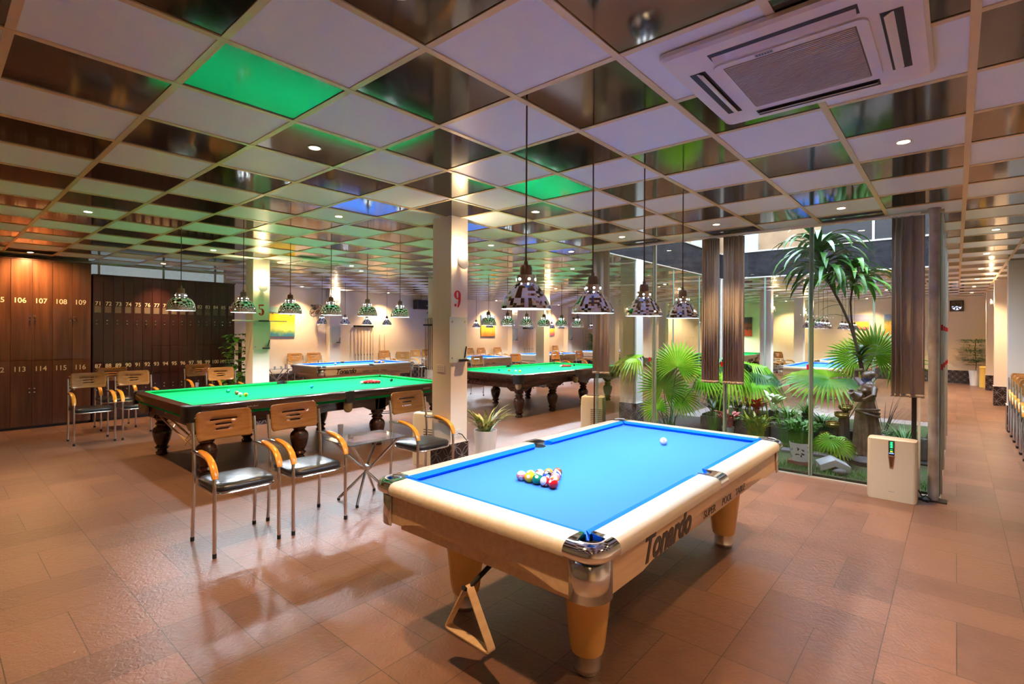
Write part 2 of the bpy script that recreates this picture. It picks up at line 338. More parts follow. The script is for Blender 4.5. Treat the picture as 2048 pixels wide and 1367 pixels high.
# numbers 5, 9 on the +x faces; 3 and 4 on the pilasters of the long wall
def digit_num(ch, cx, cy, z, h, par):
    # condensed serif figure with heavy vertical strokes, drawn on a face turned to +x
    P = []; b = MB()
    def arc(cy0, cz0, ry, rz, a0, a1, n=18): return [(cy0 + ry*cos(radians(a0 + (a1-a0)*k/n)), cz0 + rz*sin(radians(a0 + (a1-a0)*k/n))) for k in range(n+1)]
    if ch == '9':
        o = arc(0, .24, .26, .26, 0, 360, 36); i = arc(0, .24, .075, .2, 0, 360, 36)
        strokes = [(o, i), (arc(.0, .1, .26, .60, 12, -88, 14)[::1], arc(.0, .1, .07, .48, 12, -88, 14))]
    elif ch == '5':
        strokes = [(arc(0, -.18, .26, .32, 128, -150, 30), arc(-.02, -.18, .06, .25, 128, -150, 30)), ([(-.24, .5), (-.22, .04)], [(-.16, .5), (-.16, .09)]), ([(-.22, .5), (.20, .5)], [(-.22, .36), (.24, .38)])]
    elif ch == '3':
        strokes = [(arc(0, .26, .24, .24, 150, -80, 24), arc(0, .26, .08, .18, 150, -80, 24)), (arc(0, -.22, .26, .28, 80, -150, 24), arc(0, -.22, .09, .21, 80, -150, 24))]
    else:
        strokes = [([(.06, .5), (.06, -.5)], [(.18, .5), (.18, -.5)]), ([(.10, .5), (-.3, -.18)], [(.05, .36), (-.22, -.18)]), ([(-.3, -.14), (.28, -.14)], [(-.3, -.22), (.28, -.22)]), ([(-.02, -.44), (.26, -.44)], [(-.02, -.5), (.26, -.5)])]
    for q, r in strokes:
        n = len(q)
        for k in range(n - 1):
            b.loft([[(cx, cy + h*p[0], z + h*p[1]) for p in (q[k], q[k+1], r[k+1], r[k])], [(cx + .0013 + .0004*strokes.index((q, r)), cy + h*p[0], z + h*p[1]) for p in (q[k], q[k+1], r[k+1], r[k])]])
    if ch == '9': b.lathe([(.001, 0), (.075*h, 0), (.075*h, .0015), (.001, .0015)], n=14) if False else None
    if ch in '935':
        zz = -.36 if ch != '5' else -.34
        b.extr([(.085*h*cos(2*pi*k/14), .085*h*sin(2*pi*k/14)) for k in range(14)], (cx, cy - .16*h, z + zz*h), (0, 1, 0), (0, 0, 1), (.0026, 0, 0))
    return b.build('number', 'red', par, False)
digit_num('9', -4.055, 3.775, 1.985, .185, cols[(-4.205, 0)])
digit_num('5', -9.135, 3.87, 1.99, .19, cols[(-9.285, 0)])
# ------------------------------------------------------------------ wall fittings on columns
def sconce(x, y, z, label, lit=True, e=9):
    t = thing('wall_lamp', (x, y, z), 0, label, 'wall lamp', 'round plaster wall lamps on the columns')
    MB().extr([(.078*cos(2*pi*k/28), .078*sin(2*pi*k/28)) for k in range(28)], (.06, 0, 0), (0, 1, .0), (-.25, 0, 1), (.012, 0, .004)).build('disc_shade', 'sconce', t)
    MB().box(0, .07, -.02, .02, -.03, .0).build('bracket', 'sconce', t, False)
    MB().lathe([(.012, .0), (.016, .03), (.008, .05)], (.035, 0, 0), 10).build('bulb', 'warm', t)
    light('lamp_light', 'POINT', (.045, 0, .085), e, (1, .72, .40), t, .02)
    return t
sconce(-4.055, 3.79, 2.38, 'round plaster wall lamp glowing on the column marked 9', e=5)
sconce(-9.135, 3.87, 2.38, 'round plaster wall lamp glowing on the column marked 5', e=7)
sconce(-4.055, 16.25, 2.33, 'wall lamp on the nearer column seen beyond the garden', e=7)
sconce(-4.055, 20.4, 2.33, 'wall lamp on the further column seen beyond the garden', e=7)
sconce(-9.135, 12.1, 2.36, 'wall lamp on the slim column behind the second green table', e=7)
sconce(WL + .24, 8.17, 2.55, 'wall lamp on the pilaster beside the nearest cue rack', e=9)
sconce(WL + .24, 16.5, 2.45, 'wall lamp on the pilaster behind the third pool table', e=9)
t = sconce(.655, 16.3, 2.36, 'flared wall lamp on the second pilaster of the corridor', e=7); t.rotation_euler = (0, 0, pi)
def board(x, y, z0, z1, w, label, short=''):
    pen = True
    t = thing('glass_score_board', (x, y, z0), 0, label, 'score board', 'glass score boards on the columns')
    MB().box(.014, .022, -w/2, w/2, 0, z1 - z0).build('panel', 'board', t, False)
    for sy in (-1, 1):
        for z in (.05, z1 - z0 - .05): MB().tube([(0, sy*(w/2 - .035), z), (.027, sy*(w/2 - .035), z)], .009, 10).build('stud', 'satin', t)
    e = thing('board_eraser', (x + .05, y + w*.22, z0 + .012), 0, 'black eraser on the score board ' + short, 'eraser', 'board erasers')
    MB().prism(rrect(.05, .12, .015), 0, .022).build('pad', 'black', e)
    if pen:
        p = tag(MB().tube([(.03, w*.36, .05), (.035, w*.44, .17)], .007, 8).build('marker_pen', 'blackr', None, loc=(x, y, z0)), 'marker pen leaning on the score board ' + short, 'pen', 'marker pens on the score boards')
    return t
board(-4.055, 3.77, 1.305, 1.79, .25, 'glass score board beneath the red 9', 'beneath the red 9')
board(-9.135, 3.87, 1.305, 1.785, .29, 'glass score board beneath the red 5', 'beneath the red 5')
board(WL + .24, 8.17 + .02, 1.26, 1.77, .30, 'small glass score board on the wall pilaster by the nearest cue rack', 'by the nearest wall cue rack')
board(WL + .24, 16.5, 1.26, 1.76, .34, 'small glass score board beneath the red 3', 'beneath the red 3')
board(WL + .24, 20.6, 1.24, 1.76, .34, 'small glass score board beneath the red 4', 'beneath the red 4')
digit_num('3', WL + .24, 16.4, 1.95, .2, None); digit_num('4', WL + .24, 20.5, 2.0, .2, None)
for o in list(COL.objects):
    if o.name.startswith('number') and not o.parent:
        par = [c for c in COL.objects if c.name.startswith('trim') and c.get('label', '').startswith('shallow') and c['label'].endswith(('third pool table',) if o.location.y > 99 else ('third pool table', 'furthest along'))]
        o.parent = par[0] if min(v.co.y for v in o.data.vertices) < 18 else par[-1]
def socket(x, y, z, label, face, three=False):
    t = thing('power_socket', (x, y, z), face, label, 'socket')
    MB().box(0, .009, -.06, .06, -.04, .04).build('plate', 'white', t, False, bevel=.002)
    for k in range(3 if three else 2):
        for s in (-1, 1): MB().box(.009, .0095, (k - 1)*.03 - .003, (k - 1)*.03 + .003, s*.012 - .004, s*.012 + .004).build('slot', 'dark', t, False)
    return t
socket(-4.055, 3.77, .545, 'white double socket low on the column marked 9, cord plugged in', 0)
socket(-4.21, 3.685, 1.235, 'white triple socket on the side of the column marked 9', -pi/2, True)
socket(WL, 16.0, 1.42, 'small white socket plate on the cream wall between pool tables', 0)
m = MB(); m.tube([(-4.046, 3.79, .54), (-4.0, 3.80, .535), (-3.985, 3.82, .5), (-4.0, 3.86, .47), (-4.03, 3.9, .45)], .005, 6)
SK = [o for o in COL.objects if o.name == 'power_socket'][0]; o = m.build('power_cord', 'blackr', SK); o.location = (4.055, -3.77, -.545)
# ------------------------------------------------------------------ locker banks
def knob(par, x, y, z):
    MB().lathe([(.004, 0), (.006, .008), (.0115, .014), (.0115, .019), (.004, .024)], n=12).build('knob', 'chrome', par, loc=(x, y, z)).rotation_euler = (0, pi/2, 0)
def locker_door(par, X, y0, y1, z0, z1, num, m, nz, ns, kn, plate=None):
    g = .0025
    d = MB().box(X, X + .018, y0 + g, y1 - g, z0 + g, z1 - g).build('door', m, par, False, bevel=.001)
    yc = (y0 + y1)/2
    if num: text('door_number', str(num), ns, 'number', (X + .0185, yc - (.02 if plate is None else 0), nz), (0, 1, 0), (0, 0, 1), d, bold=ns*.012, sx=.92)
    if plate: MB().box(X + .018, X + .022, y0 + .02, y1 - .035, plate[0], plate[1]).build('name_plate', 'acg' if num and num < 87 else 'oxblood', d, False)
    for z, mm in kn:
        if z is not None: knob(d, X + .018, mm, z)
    return d
X1 = -11.53
t = thing('locker_cabinet', (0, 0, 0), 0, 'floor to ceiling walnut locker bank with numbers 105 to 116', 'lockers')
MB().box(X1 - .5, X1, -.62, 1.953, .04, CZ - .09).build('carcass', 'walnut', t, False)
MB().box(X1 - .48, X1 - .02, -.60, 1.93, 0, .04).build('plinth', 'dark', t, False)
MB().box(X1 - .5, X1 + .03, -.62, 1.96, CZ - .09, CZ - .075).build('cornice', 'walnut', t, False)
ys = [1.953 - .2545*k for k in range(10, -1, -1)]
for k in range(10):
    y0, y1 = ys[k], ys[k+1]; n = 109 - (9 - k)
    ky = y0 + .03 if k % 2 else y1 - .03
    locker_door(t, X1, y0, y1, 1.125, CZ - .09, n, 'walnut', 2.07, .115, ((1.85, ky), (1.79, ky)))
    locker_door(t, X1, y0, y1, .045, 1.125, n + 7, 'walnut', .945, .115, ((.66, ky), (.60, ky)))
t = thing('locker_cabinet', (0, 0, 0), 0, 'lower oxblood locker bank with narrow doors numbered 71 to 102', 'lockers')
MB().box(X1 - .5, X1 - .01, 1.975, 4.335, .04, 2.60).build('carcass', 'oxblood', t, False)
MB().box(X1 - .5, X1 + .02, 1.97, 4.345, 2.60, 2.62).build('top_panel', 'oxblood', t, False)
MB().box(X1 - .48, X1 - .03, 1.99, 4.32, 0, .04).build('plinth', 'dark', t, False)
w = (4.33 - 1.98)/16
for k in range(16):
    y0 = 1.98 + w*k; zs = 1.055 if k < 6 else 1.34
    locker_door(t, X1 - .01, y0, y0 + w, zs, 2.598, 71 + k, 'oxblood', 2.07, .098, ((1.80, y0 + .05), (1.74, y0 + .05)), (1.94, 2.055))
    locker_door(t, X1 - .01, y0, y0 + w, .045, 1.052 if k < 6 else 1.337, 87 + k, 'oxblood', .955, .098, ((.62, y0 + .05), (.56, y0 + .05)), (.83, .94))
# partition behind the lockers with a glazed strip above the low bank
struct('wall_partition', MB().box(X1 - .62, X1 - .51, WB, 1.97, 0, CZ).box(X1 - .62, X1 - .51, 1.97, 4.34, 0, 2.63), 'wall', 'cream partition wall behind the lockers', 'wall')
o = struct('window_1', MB().box(X1 - .58, X1 - .56, 1.97, 4.34, 2.63, CZ - .03), 'win2', 'strip of small frosted windows above the low lockers', 'window')
m = MB(); m.box(X1 - .61, X1 - .52, 1.97, 4.35, CZ - .03, CZ).box(X1 - .61, X1 - .52, 4.31, 4.35, 2.62, CZ - .03)
for y in (1.97, 2.14, 3.17, 4.12): m.box(X1 - .60, X1 - .53, y, y + .035, 2.62, CZ - .03)
m.build('window_frame', 'alu', o, False)
# ------------------------------------------------------------------ pool tables
def arch_skin(L, zt, zb, za, flat, n=28):
    # side apron outline: deep at both ends, arched up in the middle
    P = [(-L/2, zt), (L/2, zt), (L/2, zb), (L/2 - flat, zb)]
    for k in range(n + 1):
        s = 1 - 2*k/n; P.append(((L/2 - flat)*s, zb + (za - zb)*(1 - abs(s)**2.2)))
    P += [(-L/2 + flat, zb), (-L/2, zb)]
    return P
def rail_section(w, out):
    # profile of the top rail: (distance inward, z)
    return [(0, .735), (-.004, .752), (-.002, .772), (.012, .79), (.035, .798), (w, .80), (w, .765), (.02, .735)]
def pool_table(loc, label, full=True):
    W, L = 1.50, 2.80; hw, hl = W/2, L/2
    t = thing('pool_table', loc, 0, label, 'pool table', 'pool tables with blue cloth')
    rw = .125; cp = .163     # rail width, corner piece reach
    MB().box(-hw + rw + .0, hw - rw, -hl + rw, hl - rw, .74, .765).prism([(-hw + .10, -hl + .19), (-hw + .19, -hl + .10), (hw - .19, -hl + .10), (hw - .10, -hl + .19), (hw - .10, hl - .19), (hw - .19, hl - .10), (-hw + .19, hl - .10), (-hw + .10, hl - .19)], .745, .7648).build('playing_cloth', 'blue', t, False)
    # six timber rails between the pockets
    def rail(p, q, inn):
        p, q, inn = Vector(p), Vector(q), Vector(inn); pr = rail_section(rw, 0)
        o = MB().loft([[p + inn*a + Vector((0, 0, z)) for a, z in pr], [q + inn*a + Vector((0, 0, z)) for a, z in pr]]).build('rail', 'maple', t, True, 50)
        n = max(2, int((q - p).length/.33)); m = MB()
        for k in range(1, n + 1):
            c = p.lerp(q, (k - .5)/n) + inn*.07; m.lathe([(.001, .8002), (.0055, .8002), (.0055, .8008), (.001, .8008)], (c.x, c.y, 0), 8)
        m.build('sight_dots', 'grey', o, False)
        # cushion with bevelled nose and mitred ends
        d = (q - p).normalized(); a, b = p - d*(.028 if abs(p.x) < hw - .01 or abs(p.y) > .1 else 0), q + d*(.028 if abs(q.x) < hw - .01 or abs(q.y) > .1 else 0)
        nose = .05; m = MB()
        ring = lambda c, e: [c + inn*rw + Vector((0, 0, .797)), c + inn*(rw + nose*.55) + d*e*.025 + Vector((0, 0, .796)), c + inn*(rw + nose) + d*e*.05 + Vector((0, 0, .786)), c + inn*(rw + nose - .016) + d*e*.04 + Vector((0, 0, .766)), c + inn*rw + Vector((0, 0, .766))]
        m.loft([ring(a, 1), ring(b, -1)]).build('cushion', 'bluec', t, False)
    for s in (-1, 1):
        rail((s*hw, -hl + cp, 0), (s*hw, -.062, 0), (-s, 0, 0)); rail((s*hw, .062, 0), (s*hw, hl - cp, 0), (-s, 0, 0))
        rail((-hw + cp, s*hl, 0), (hw - cp, s*hl, 0), (0, -s, 0))
    # chrome corner castings and the skirts below them
    for sx in (-1, 1):
        for sy in (-1, 1):
            A = .165; rc = .095; pc = .098; N = 12
            def pth(off, dz):     # outline around the outside of the corner, pushed in by off
                q = [(A, 0 + off), (A - .035, off)] + [(rc - (rc - off)*sin(radians(90*k/N)), rc - (rc - off)*cos(radians(90*k/N))) for k in range(N + 1)] + [(off, A - .035), (off, A)]
                return [(sx*(hw - x), sy*(hl - y), dz) for x, y in q]
            inn = [(A, rw), (A - .02, rw)] + [(pc - .060*cos(radians(t_)), pc - .060*sin(radians(t_))) for t_ in [115 - 140*k/N for k in range(N + 1)]] + [(rw, A - .02), (rw, A)]
            ip = lambda k_, z: [(sx*(hw - (x*(1 - k_) + pc*k_)), sy*(hl - (y*(1 - k_) + pc*k_)), z) for x, y in inn]
            MB().loft([pth(.012, .73), pth(-.006, .745), pth(-.008, .765), pth(.0, .784), pth(.018, .797), pth(.04, .8035), ip(0, .8035), ip(.03, .799), ip(.05, .742)], False, False).build('corner_casting', 'chrome', t, True, 60)
            MB().tube([(x, y, .7985) for x, y, z in ip(0, 0)[3:-3]], .006, 8).build('rubber_lip', 'grey', t)
            P_ = (sx*(hw - pc), sy*(hl - pc)); ring = [(P_[0] + .058*cos(2*pi*k/24), P_[1] + .058*sin(2*pi*k/24)) for k in range(24)]
            mouth = [(sx*(hw - x), sy*(hl - y)) for x, y in ((pc - .03, pc + .05), (pc + .05, pc - .03), (A + .012, rw + .01), (rw + .01, A + .012))]
            MB().loft([[(x, y, z) for x, y in ring] for z in (.63, .7668)], False).prism(ring, .7662, .7668).build('pocket', 'hole', t, False)
            q = [(.155, .026), (.12, .024)] + [(.115 - .091*sin(radians(90*k/N)), .115 - .091*cos(radians(90*k/N))) for k in range(N + 1)] + [(.024, .12), (.026, .155)]
            q = [(sx*(hw - x), sy*(hl - y)) for x, y in q]
            MB().loft([[(x, y, z) for x, y in q] for z in (.556, .735)], False, False).build('corner_skirt', 'satin', t, True, 60).modifiers.new('t', 'SOLIDIFY').thickness = .004
    for s in (-1, 1):   # middle pockets
        m = MB(); rings = []
        for a0, z in ((.0, .735), (-.006, .755), (-.003, .775), (.012, .793), (.035, .8015), (.075, .8025)):
            rings.append([(s*(hw - a0), y, z) for y in (-.064, -.03, 0, .03, .064)])
        rings.append([(s*(hw - .075 - .045*(1 - cos(pi*abs(y)/.17))), y, .8025) for y in (-.064, -.03, 0, .03, .064)])
        m.loft(rings, False, False)
        m.quad((s*(hw - .075), .064, .802), (s*(hw - .135), .064, .802), (s*(hw - .135), .050, .802), (s*(hw - .075), .030, .802)).quad((s*(hw - .075), -.064, .802), (s*(hw - .135), -.064, .802), (s*(hw - .135), -.050, .802), (s*(hw - .075), -.030, .802))
        m.build('side_casting', 'chrome', t, True, 60)
        MB().lathe([(.054, .64), (.054, .7668), (.001, .7668)], (s*(hw - .118), 0, 0), 24).build('pocket', 'hole', t, False)
    # cabinet: two end and two side aprons with the recessed arch behind
    for s in (-1, 1):
        x = s*(hw - .03)
        sd = MB().extr(arch_skin(L - .25, .736, .572, .655, .30), (x, 0, 0), (0, 1, 0), (0, 0, 1), (-s*.02, 0, 0)).build('side_apron', 'maple_shaded', t, True, 30)
        MB().loft([[(x - s*.02, y, .66) for y in (-.95, -.5, 0, .5, .95)], [(x - s*.02, y, .60 + .0*abs(y)) for y in (-.95, -.5, 0, .5, .95)], [(x - s*.13, y, .505) for y in (-.95, -.5, 0, .5, .95)]], False, False).build('recessed_panel', 'maple_shaded', t, True)
        y = s*(hl - .03)
        MB().extr(arch_skin(W - .25, .736, .572, .645, .10), (0, y, 0), (1, 0, 0), (0, 0, 1), (0, -s*.02, 0)).build('end_apron', 'maple_shaded', t, True, 30)
        MB().loft([[(x, y - s*.02, .66) for x in (-.5, 0, .5)], [(x, y - s*.02, .60) for x in (-.5, 0, .5)], [(x, y - s*.12, .52) for x in (-.5, 0, .5)]], False, False).build('recessed_panel', 'maple_shaded', t, True)
        if s == 1:
            text('lettering', 'Tonardo', .165, 'ink', (x + .0015, -.98, .60), (0, 1, 0), (0, 0, 1), sd, bold=.0062, shear=.42, align='LEFT', sx=.93)
            for wd_, y_ in (('SUPER', -.25), ('POOL', .045), ('TABLE', .29)): text('small_lettering', wd_, .058, 'ink', (x + .0015, y_, .605), (0, 1, 0), (0, 0, 1), sd, shear=.25, align='LEFT', sx=1.15)
    MB().box(-hw + .12, hw - .12, -hl + .12, hl - .12, .50, .735).build('slate_frame', 'maple_shaded', t, False)
    for sx in (-1, 1):
        for sy in (-1, 1):
            l = MB().lathe([(.078, .10), (.086, .13), (.112, .36), (.122, .505)], (sx*.425, sy*.965, 0), 28).build('leg', 'mapleg', t, True, 50)
            MB().lathe([(.068, .10), (.068, .035), (.07, .03), (.07, .018), (.062, 0)][::-1], (sx*.425, sy*.965, 0), 28).build('foot', 'satin', l, True, 30)
    return t
PT = (-1.775, 3.09, 0)
p1 = pool_table(PT, 'big blue cloth pool table in the foreground under four mirror lamps')
spots = [(-11.9, 7.45), (-11.9, 11.6), (-11.9, 15.8), (-11.9, 20.0)]
lab = ['blue cloth pool table behind the nearest green table, by the long wall', 'second blue cloth pool table along the long wall, right of the column marked 9',
       'third blue cloth pool table along the long wall, beyond the slim column', 'furthest blue cloth pool table along the long wall']
for (x, y), l in zip(spots, lab): dup(p1, (x, y, 0), None, l)
# triangle rack hanging from a hook under the end apron
t = thing('ball_triangle', (-1.72, 1.70, 0), 0, 'pale wooden ball triangle hanging under the near end of the pool table', 'triangle rack')
c = [Vector((-.02, 0, .455)), Vector((-.17, 0, .192)), Vector((.145, 0, .180))]
pts = []
for i in range(3):
    a, b, d = c[i-1], c[i], c[(i+1) % 3]
    for k in range(6):
        s = k/5; p = b + (a - b).normalized()*.03*(1 - s)**2 + (d - b).normalized()*.03*s**2; pts.append(p)
nn = (c[1]-c[0]).cross(c[2]-c[0]).normalized()
rings = []
ctr = (c[0] + c[1] + c[2])/3
for p in pts + pts[:1]:
    inn = (ctr - p).normalized(); rings.append([p + nn*.022, p - nn*.022, p - nn*.022 + inn*.011, p + nn*.022 + inn*.011])
MB().loft(rings, False).build('frame', 'maple_shaded', t, True, 40)
m = MB(); m.tube([(-1.73, 1.90, .52), (-1.735, 1.86, .49), (-1.738, 1.69, .422), (-1.738, 1.665, .44)], .012, 8)
tag(m.build('rack_hook', 'blackr'), 'black hook under the table end holding the triangle', 'hook')
# balls
def ballmat(i, stripe, col):
    m, n, b = nt('ball_%s_%d' % ('stripe' if stripe else 'solid', i)); b.inputs['Roughness'].default_value = .06; b.inputs['Coat Weight'].default_value = .5
    tc = n.nodes.new('ShaderNodeTexCoord'); sp = n.nodes.new('ShaderNodeSeparateXYZ'); n.links.new(tc.outputs['Object'], sp.inputs[0])
    r = .0286; f = mnode(n, 'LESS_THAN', mnode(n, 'ABSOLUTE', sp.outputs[2]), .5*r) if stripe else 1.
    wht = mnode(n, 'GREATER_THAN', mnode(n, 'ABSOLUTE', sp.outputs[0]), .93*r)
    f = mnode(n, 'MULTIPLY', mnode(n, 'SUBTRACT', 1., wht), f)
    mx = n.nodes.new('ShaderNodeMix'); mx.data_type = 'RGBA'; n.links.new(f, mx.inputs[0]); mx.inputs[6].default_value = (.82, .80, .74, 1); mx.inputs[7].default_value = (*col, 1)
    n.links.new(mx.outputs[2], b.inputs['Base Color']); return m
CC = {1: ('yellow', (.85, .50, .01)), 2: ('blue', (.01, .05, .55)), 3: ('red', (.75, .01, .01)), 4: ('pink', (.80, .22, .26)), 5: ('orange', (.80, .25, .02)), 6: ('green', (0, .22, .11)), 7: ('brown', (.25, .06, .02)), 8: ('black', (.01, .01, .012))}
balls = {}
def ball_proto(num):
    nm, c = CC[(num - 1) % 8 + 1]; st = num > 8
    me = MB().ball((0, 0, 0), .0286, 28, 18).build('billiard_ball', ballmat(num, st, c)); tag(me, None, 'ball', 'pool balls racked on the blue table')
    tx = text('ball_number', str(num), .011, 'black', (.0284, 0, -.004), (0, 1, 0), (0, 0, 1), me, ext=.0004)
    return me
order = [4 + 8, 1, 6, 3 + 8, 3, 9, 14, 2, 5 + 8 - 0, 15, 8, 4, 5, 10, 7]
tips = 0
rowname = ['near edge row of the rack', 'second row of the rack', 'middle row of the rack', 'fourth row of the rack', 'far tip of the rack']
posn = ['leftmost', 'second from left', 'middle', 'second from right', 'rightmost']
idx = 0; orig = {}
sp = .0578
for row in range(5):
    for k in range(5 - row):
        num = order[idx]; idx += 1
        o = ball_proto(num); orig[num] = o
        x = -1.81 + (k - (4 - row)/2)*sp; y = 2.31 + row*sp*.866
        o.location = (x, y, .765 + .0286)
        o.rotation_euler = (R.uniform(-.5, .5), R.uniform(-1.0, -.3), -1.2 + R.uniform(-.7, .7)) if num not in (1, 12) else (.1, -.5 if num == 1 else .1, -1.05)
        if num == 11: o.rotation_euler = (1.1, .5, -.4)
        nm = CC[(num - 1) % 8 + 1][0]
        o['label'] = '%s %s pool ball number %d in the %s' % ('white and' if num > 8 else 'solid', nm, num, rowname[row])
def plain_ball(name, r, m, loc, label, group=None, cat='ball'):
    return tag(MB().ball((0, 0, 0), r, 20, 12).build(name, m, None, loc=loc), label, cat, group)
BM = {k: mat('%s_ball_enamel' % k, v, .08, coat=.5) for k, v in dict(white=(.82, .80, .74), red=(.62, .02, .03), pinkb=(.85, .35, .38), blueb=(.03, .30, .55), greenb=(0, .28, .20), brownb=(.32, .11, .04), yellowb=(.85, .50, .02), blackb=(.01, .015, .02), orangeb=(.8, .3, .03), navyb=(.02, .08, .5)).items()}
cue = plain_ball('cue_ball', .0286, BM['white'], (-1.715, 3.78, .7936), 'white cue ball near the far end of the big pool table')
MB().lathe([(.001, 0), (.004, .0003)], n=10).build('red_dot', 'red', cue, False, loc=(.012, -.0236, .0105)).rotation_euler = (radians(68), 0, radians(27))
# loose and racked balls on the further pool tables
px = [(-11.93, 6.62, 'white'), ]
plain_ball('cue_ball', .0286, BM['white'], (-11.85, 6.85, .7936), 'white cue ball on the pool table behind the nearest green table')
plain_ball('cue_ball', .0286, BM['white'], (-11.8, 11.0, .7936), 'white cue ball on the second pool table by the long wall')
plain_ball('cue_ball', .0286, BM['white'], (-11.8, 15.2, .7936), 'white cue ball on the third pool table by the long wall')
cyc = ['yellowb', 'white', 'navyb', 'red', 'orangeb', 'greenb', 'pinkb', 'blackb', 'white', 'red', 'yellowb', 'navyb', 'white', 'orangeb', 'brownb']
for ti, (cx, cy, wh) in enumerate(((-11.9, 8.15, 'nearest wall pool table'), (-11.9, 16.5, 'third wall pool table'), (-11.9, 20.7, 'furthest wall pool table'))):
    k2 = 0
    for row in range(5):
        for k in range(5 - row):
            nm = cyc[k2 % 15]; k2 += 1
            plain_ball('billiard_ball', .0286, BM[nm], (cx + (k - (4 - row)/2)*sp, cy - row*sp*.866 + .1, .7936), 'tiny %s ball %s from left, %s, rack on the %s' % (nm[:-1] if nm not in ('white', 'red') else nm, ['first', 'second', 'third', 'fourth', 'fifth'][k], ['row of five', 'row of four', 'row of three', 'row of two', 'tip'][row], wh), 'balls racked on the %s' % wh)
# ------------------------------------------------------------------ snooker tables
def turned_leg(x, y, fl):
    m = MB(); m.box(x - .085, x + .085, y - .085, y + .085, .50, .74)
    pr = [(.055, 0), (.07, .005), (.075, .03), (.06, .045), (.052, .06), (.07, .075), (.084, .095), (.07, .11), (.06, .12), (.07, .135), (.092, .19), (.108, .26), (.112, .31), (.10, .345), (.075, .37), (.062, .38), (.078, .395), (.082, .41), (.065, .425), (.06, .44), (.085, .465), (.09, .485), (.08, .50)]
    n = 36; rings = []
    for r, z in pr: rings.append([(x + (r*(1 - (.05*(k % 3 == 0) if fl and .13 < z < .35 else 0)))*cos(2*pi*k/n), y + (r*(1 - (.05*(k % 3 == 0) if fl and .13 < z < .35 else 0)))*sin(2*pi*k/n), z) for k in range(n)])
    m.loft(rings); return m
def scribble(par, o, u, w, h, m='alu', name='maker_mark', seed=3):
    # a maker's mark too small to read: a row of slanted strokes
    rr = random.Random(seed); b = MB(); u = Vector(u); o = Vector(o); nrm = Vector((0, 0, 1)).cross(u)*-.0008
    for k in range(7):
        a = o + u*(w*(k/7 - .5)); hh = h*rr.uniform(.5, 1)
        b.extr([(0, 0), (w*.05, 0), (w*.09, hh), (w*.05, hh)], a, u, (0, 0, 1), nrm).extr([(0, 0), (w*.11, 0), (w*.11, h*.18), (0, h*.18)], a + Vector((0, 0, hh*rr.choice((0, .4, .8)))), u, (0, 0, 1), nrm)
    return b.build(name, m, par, False)
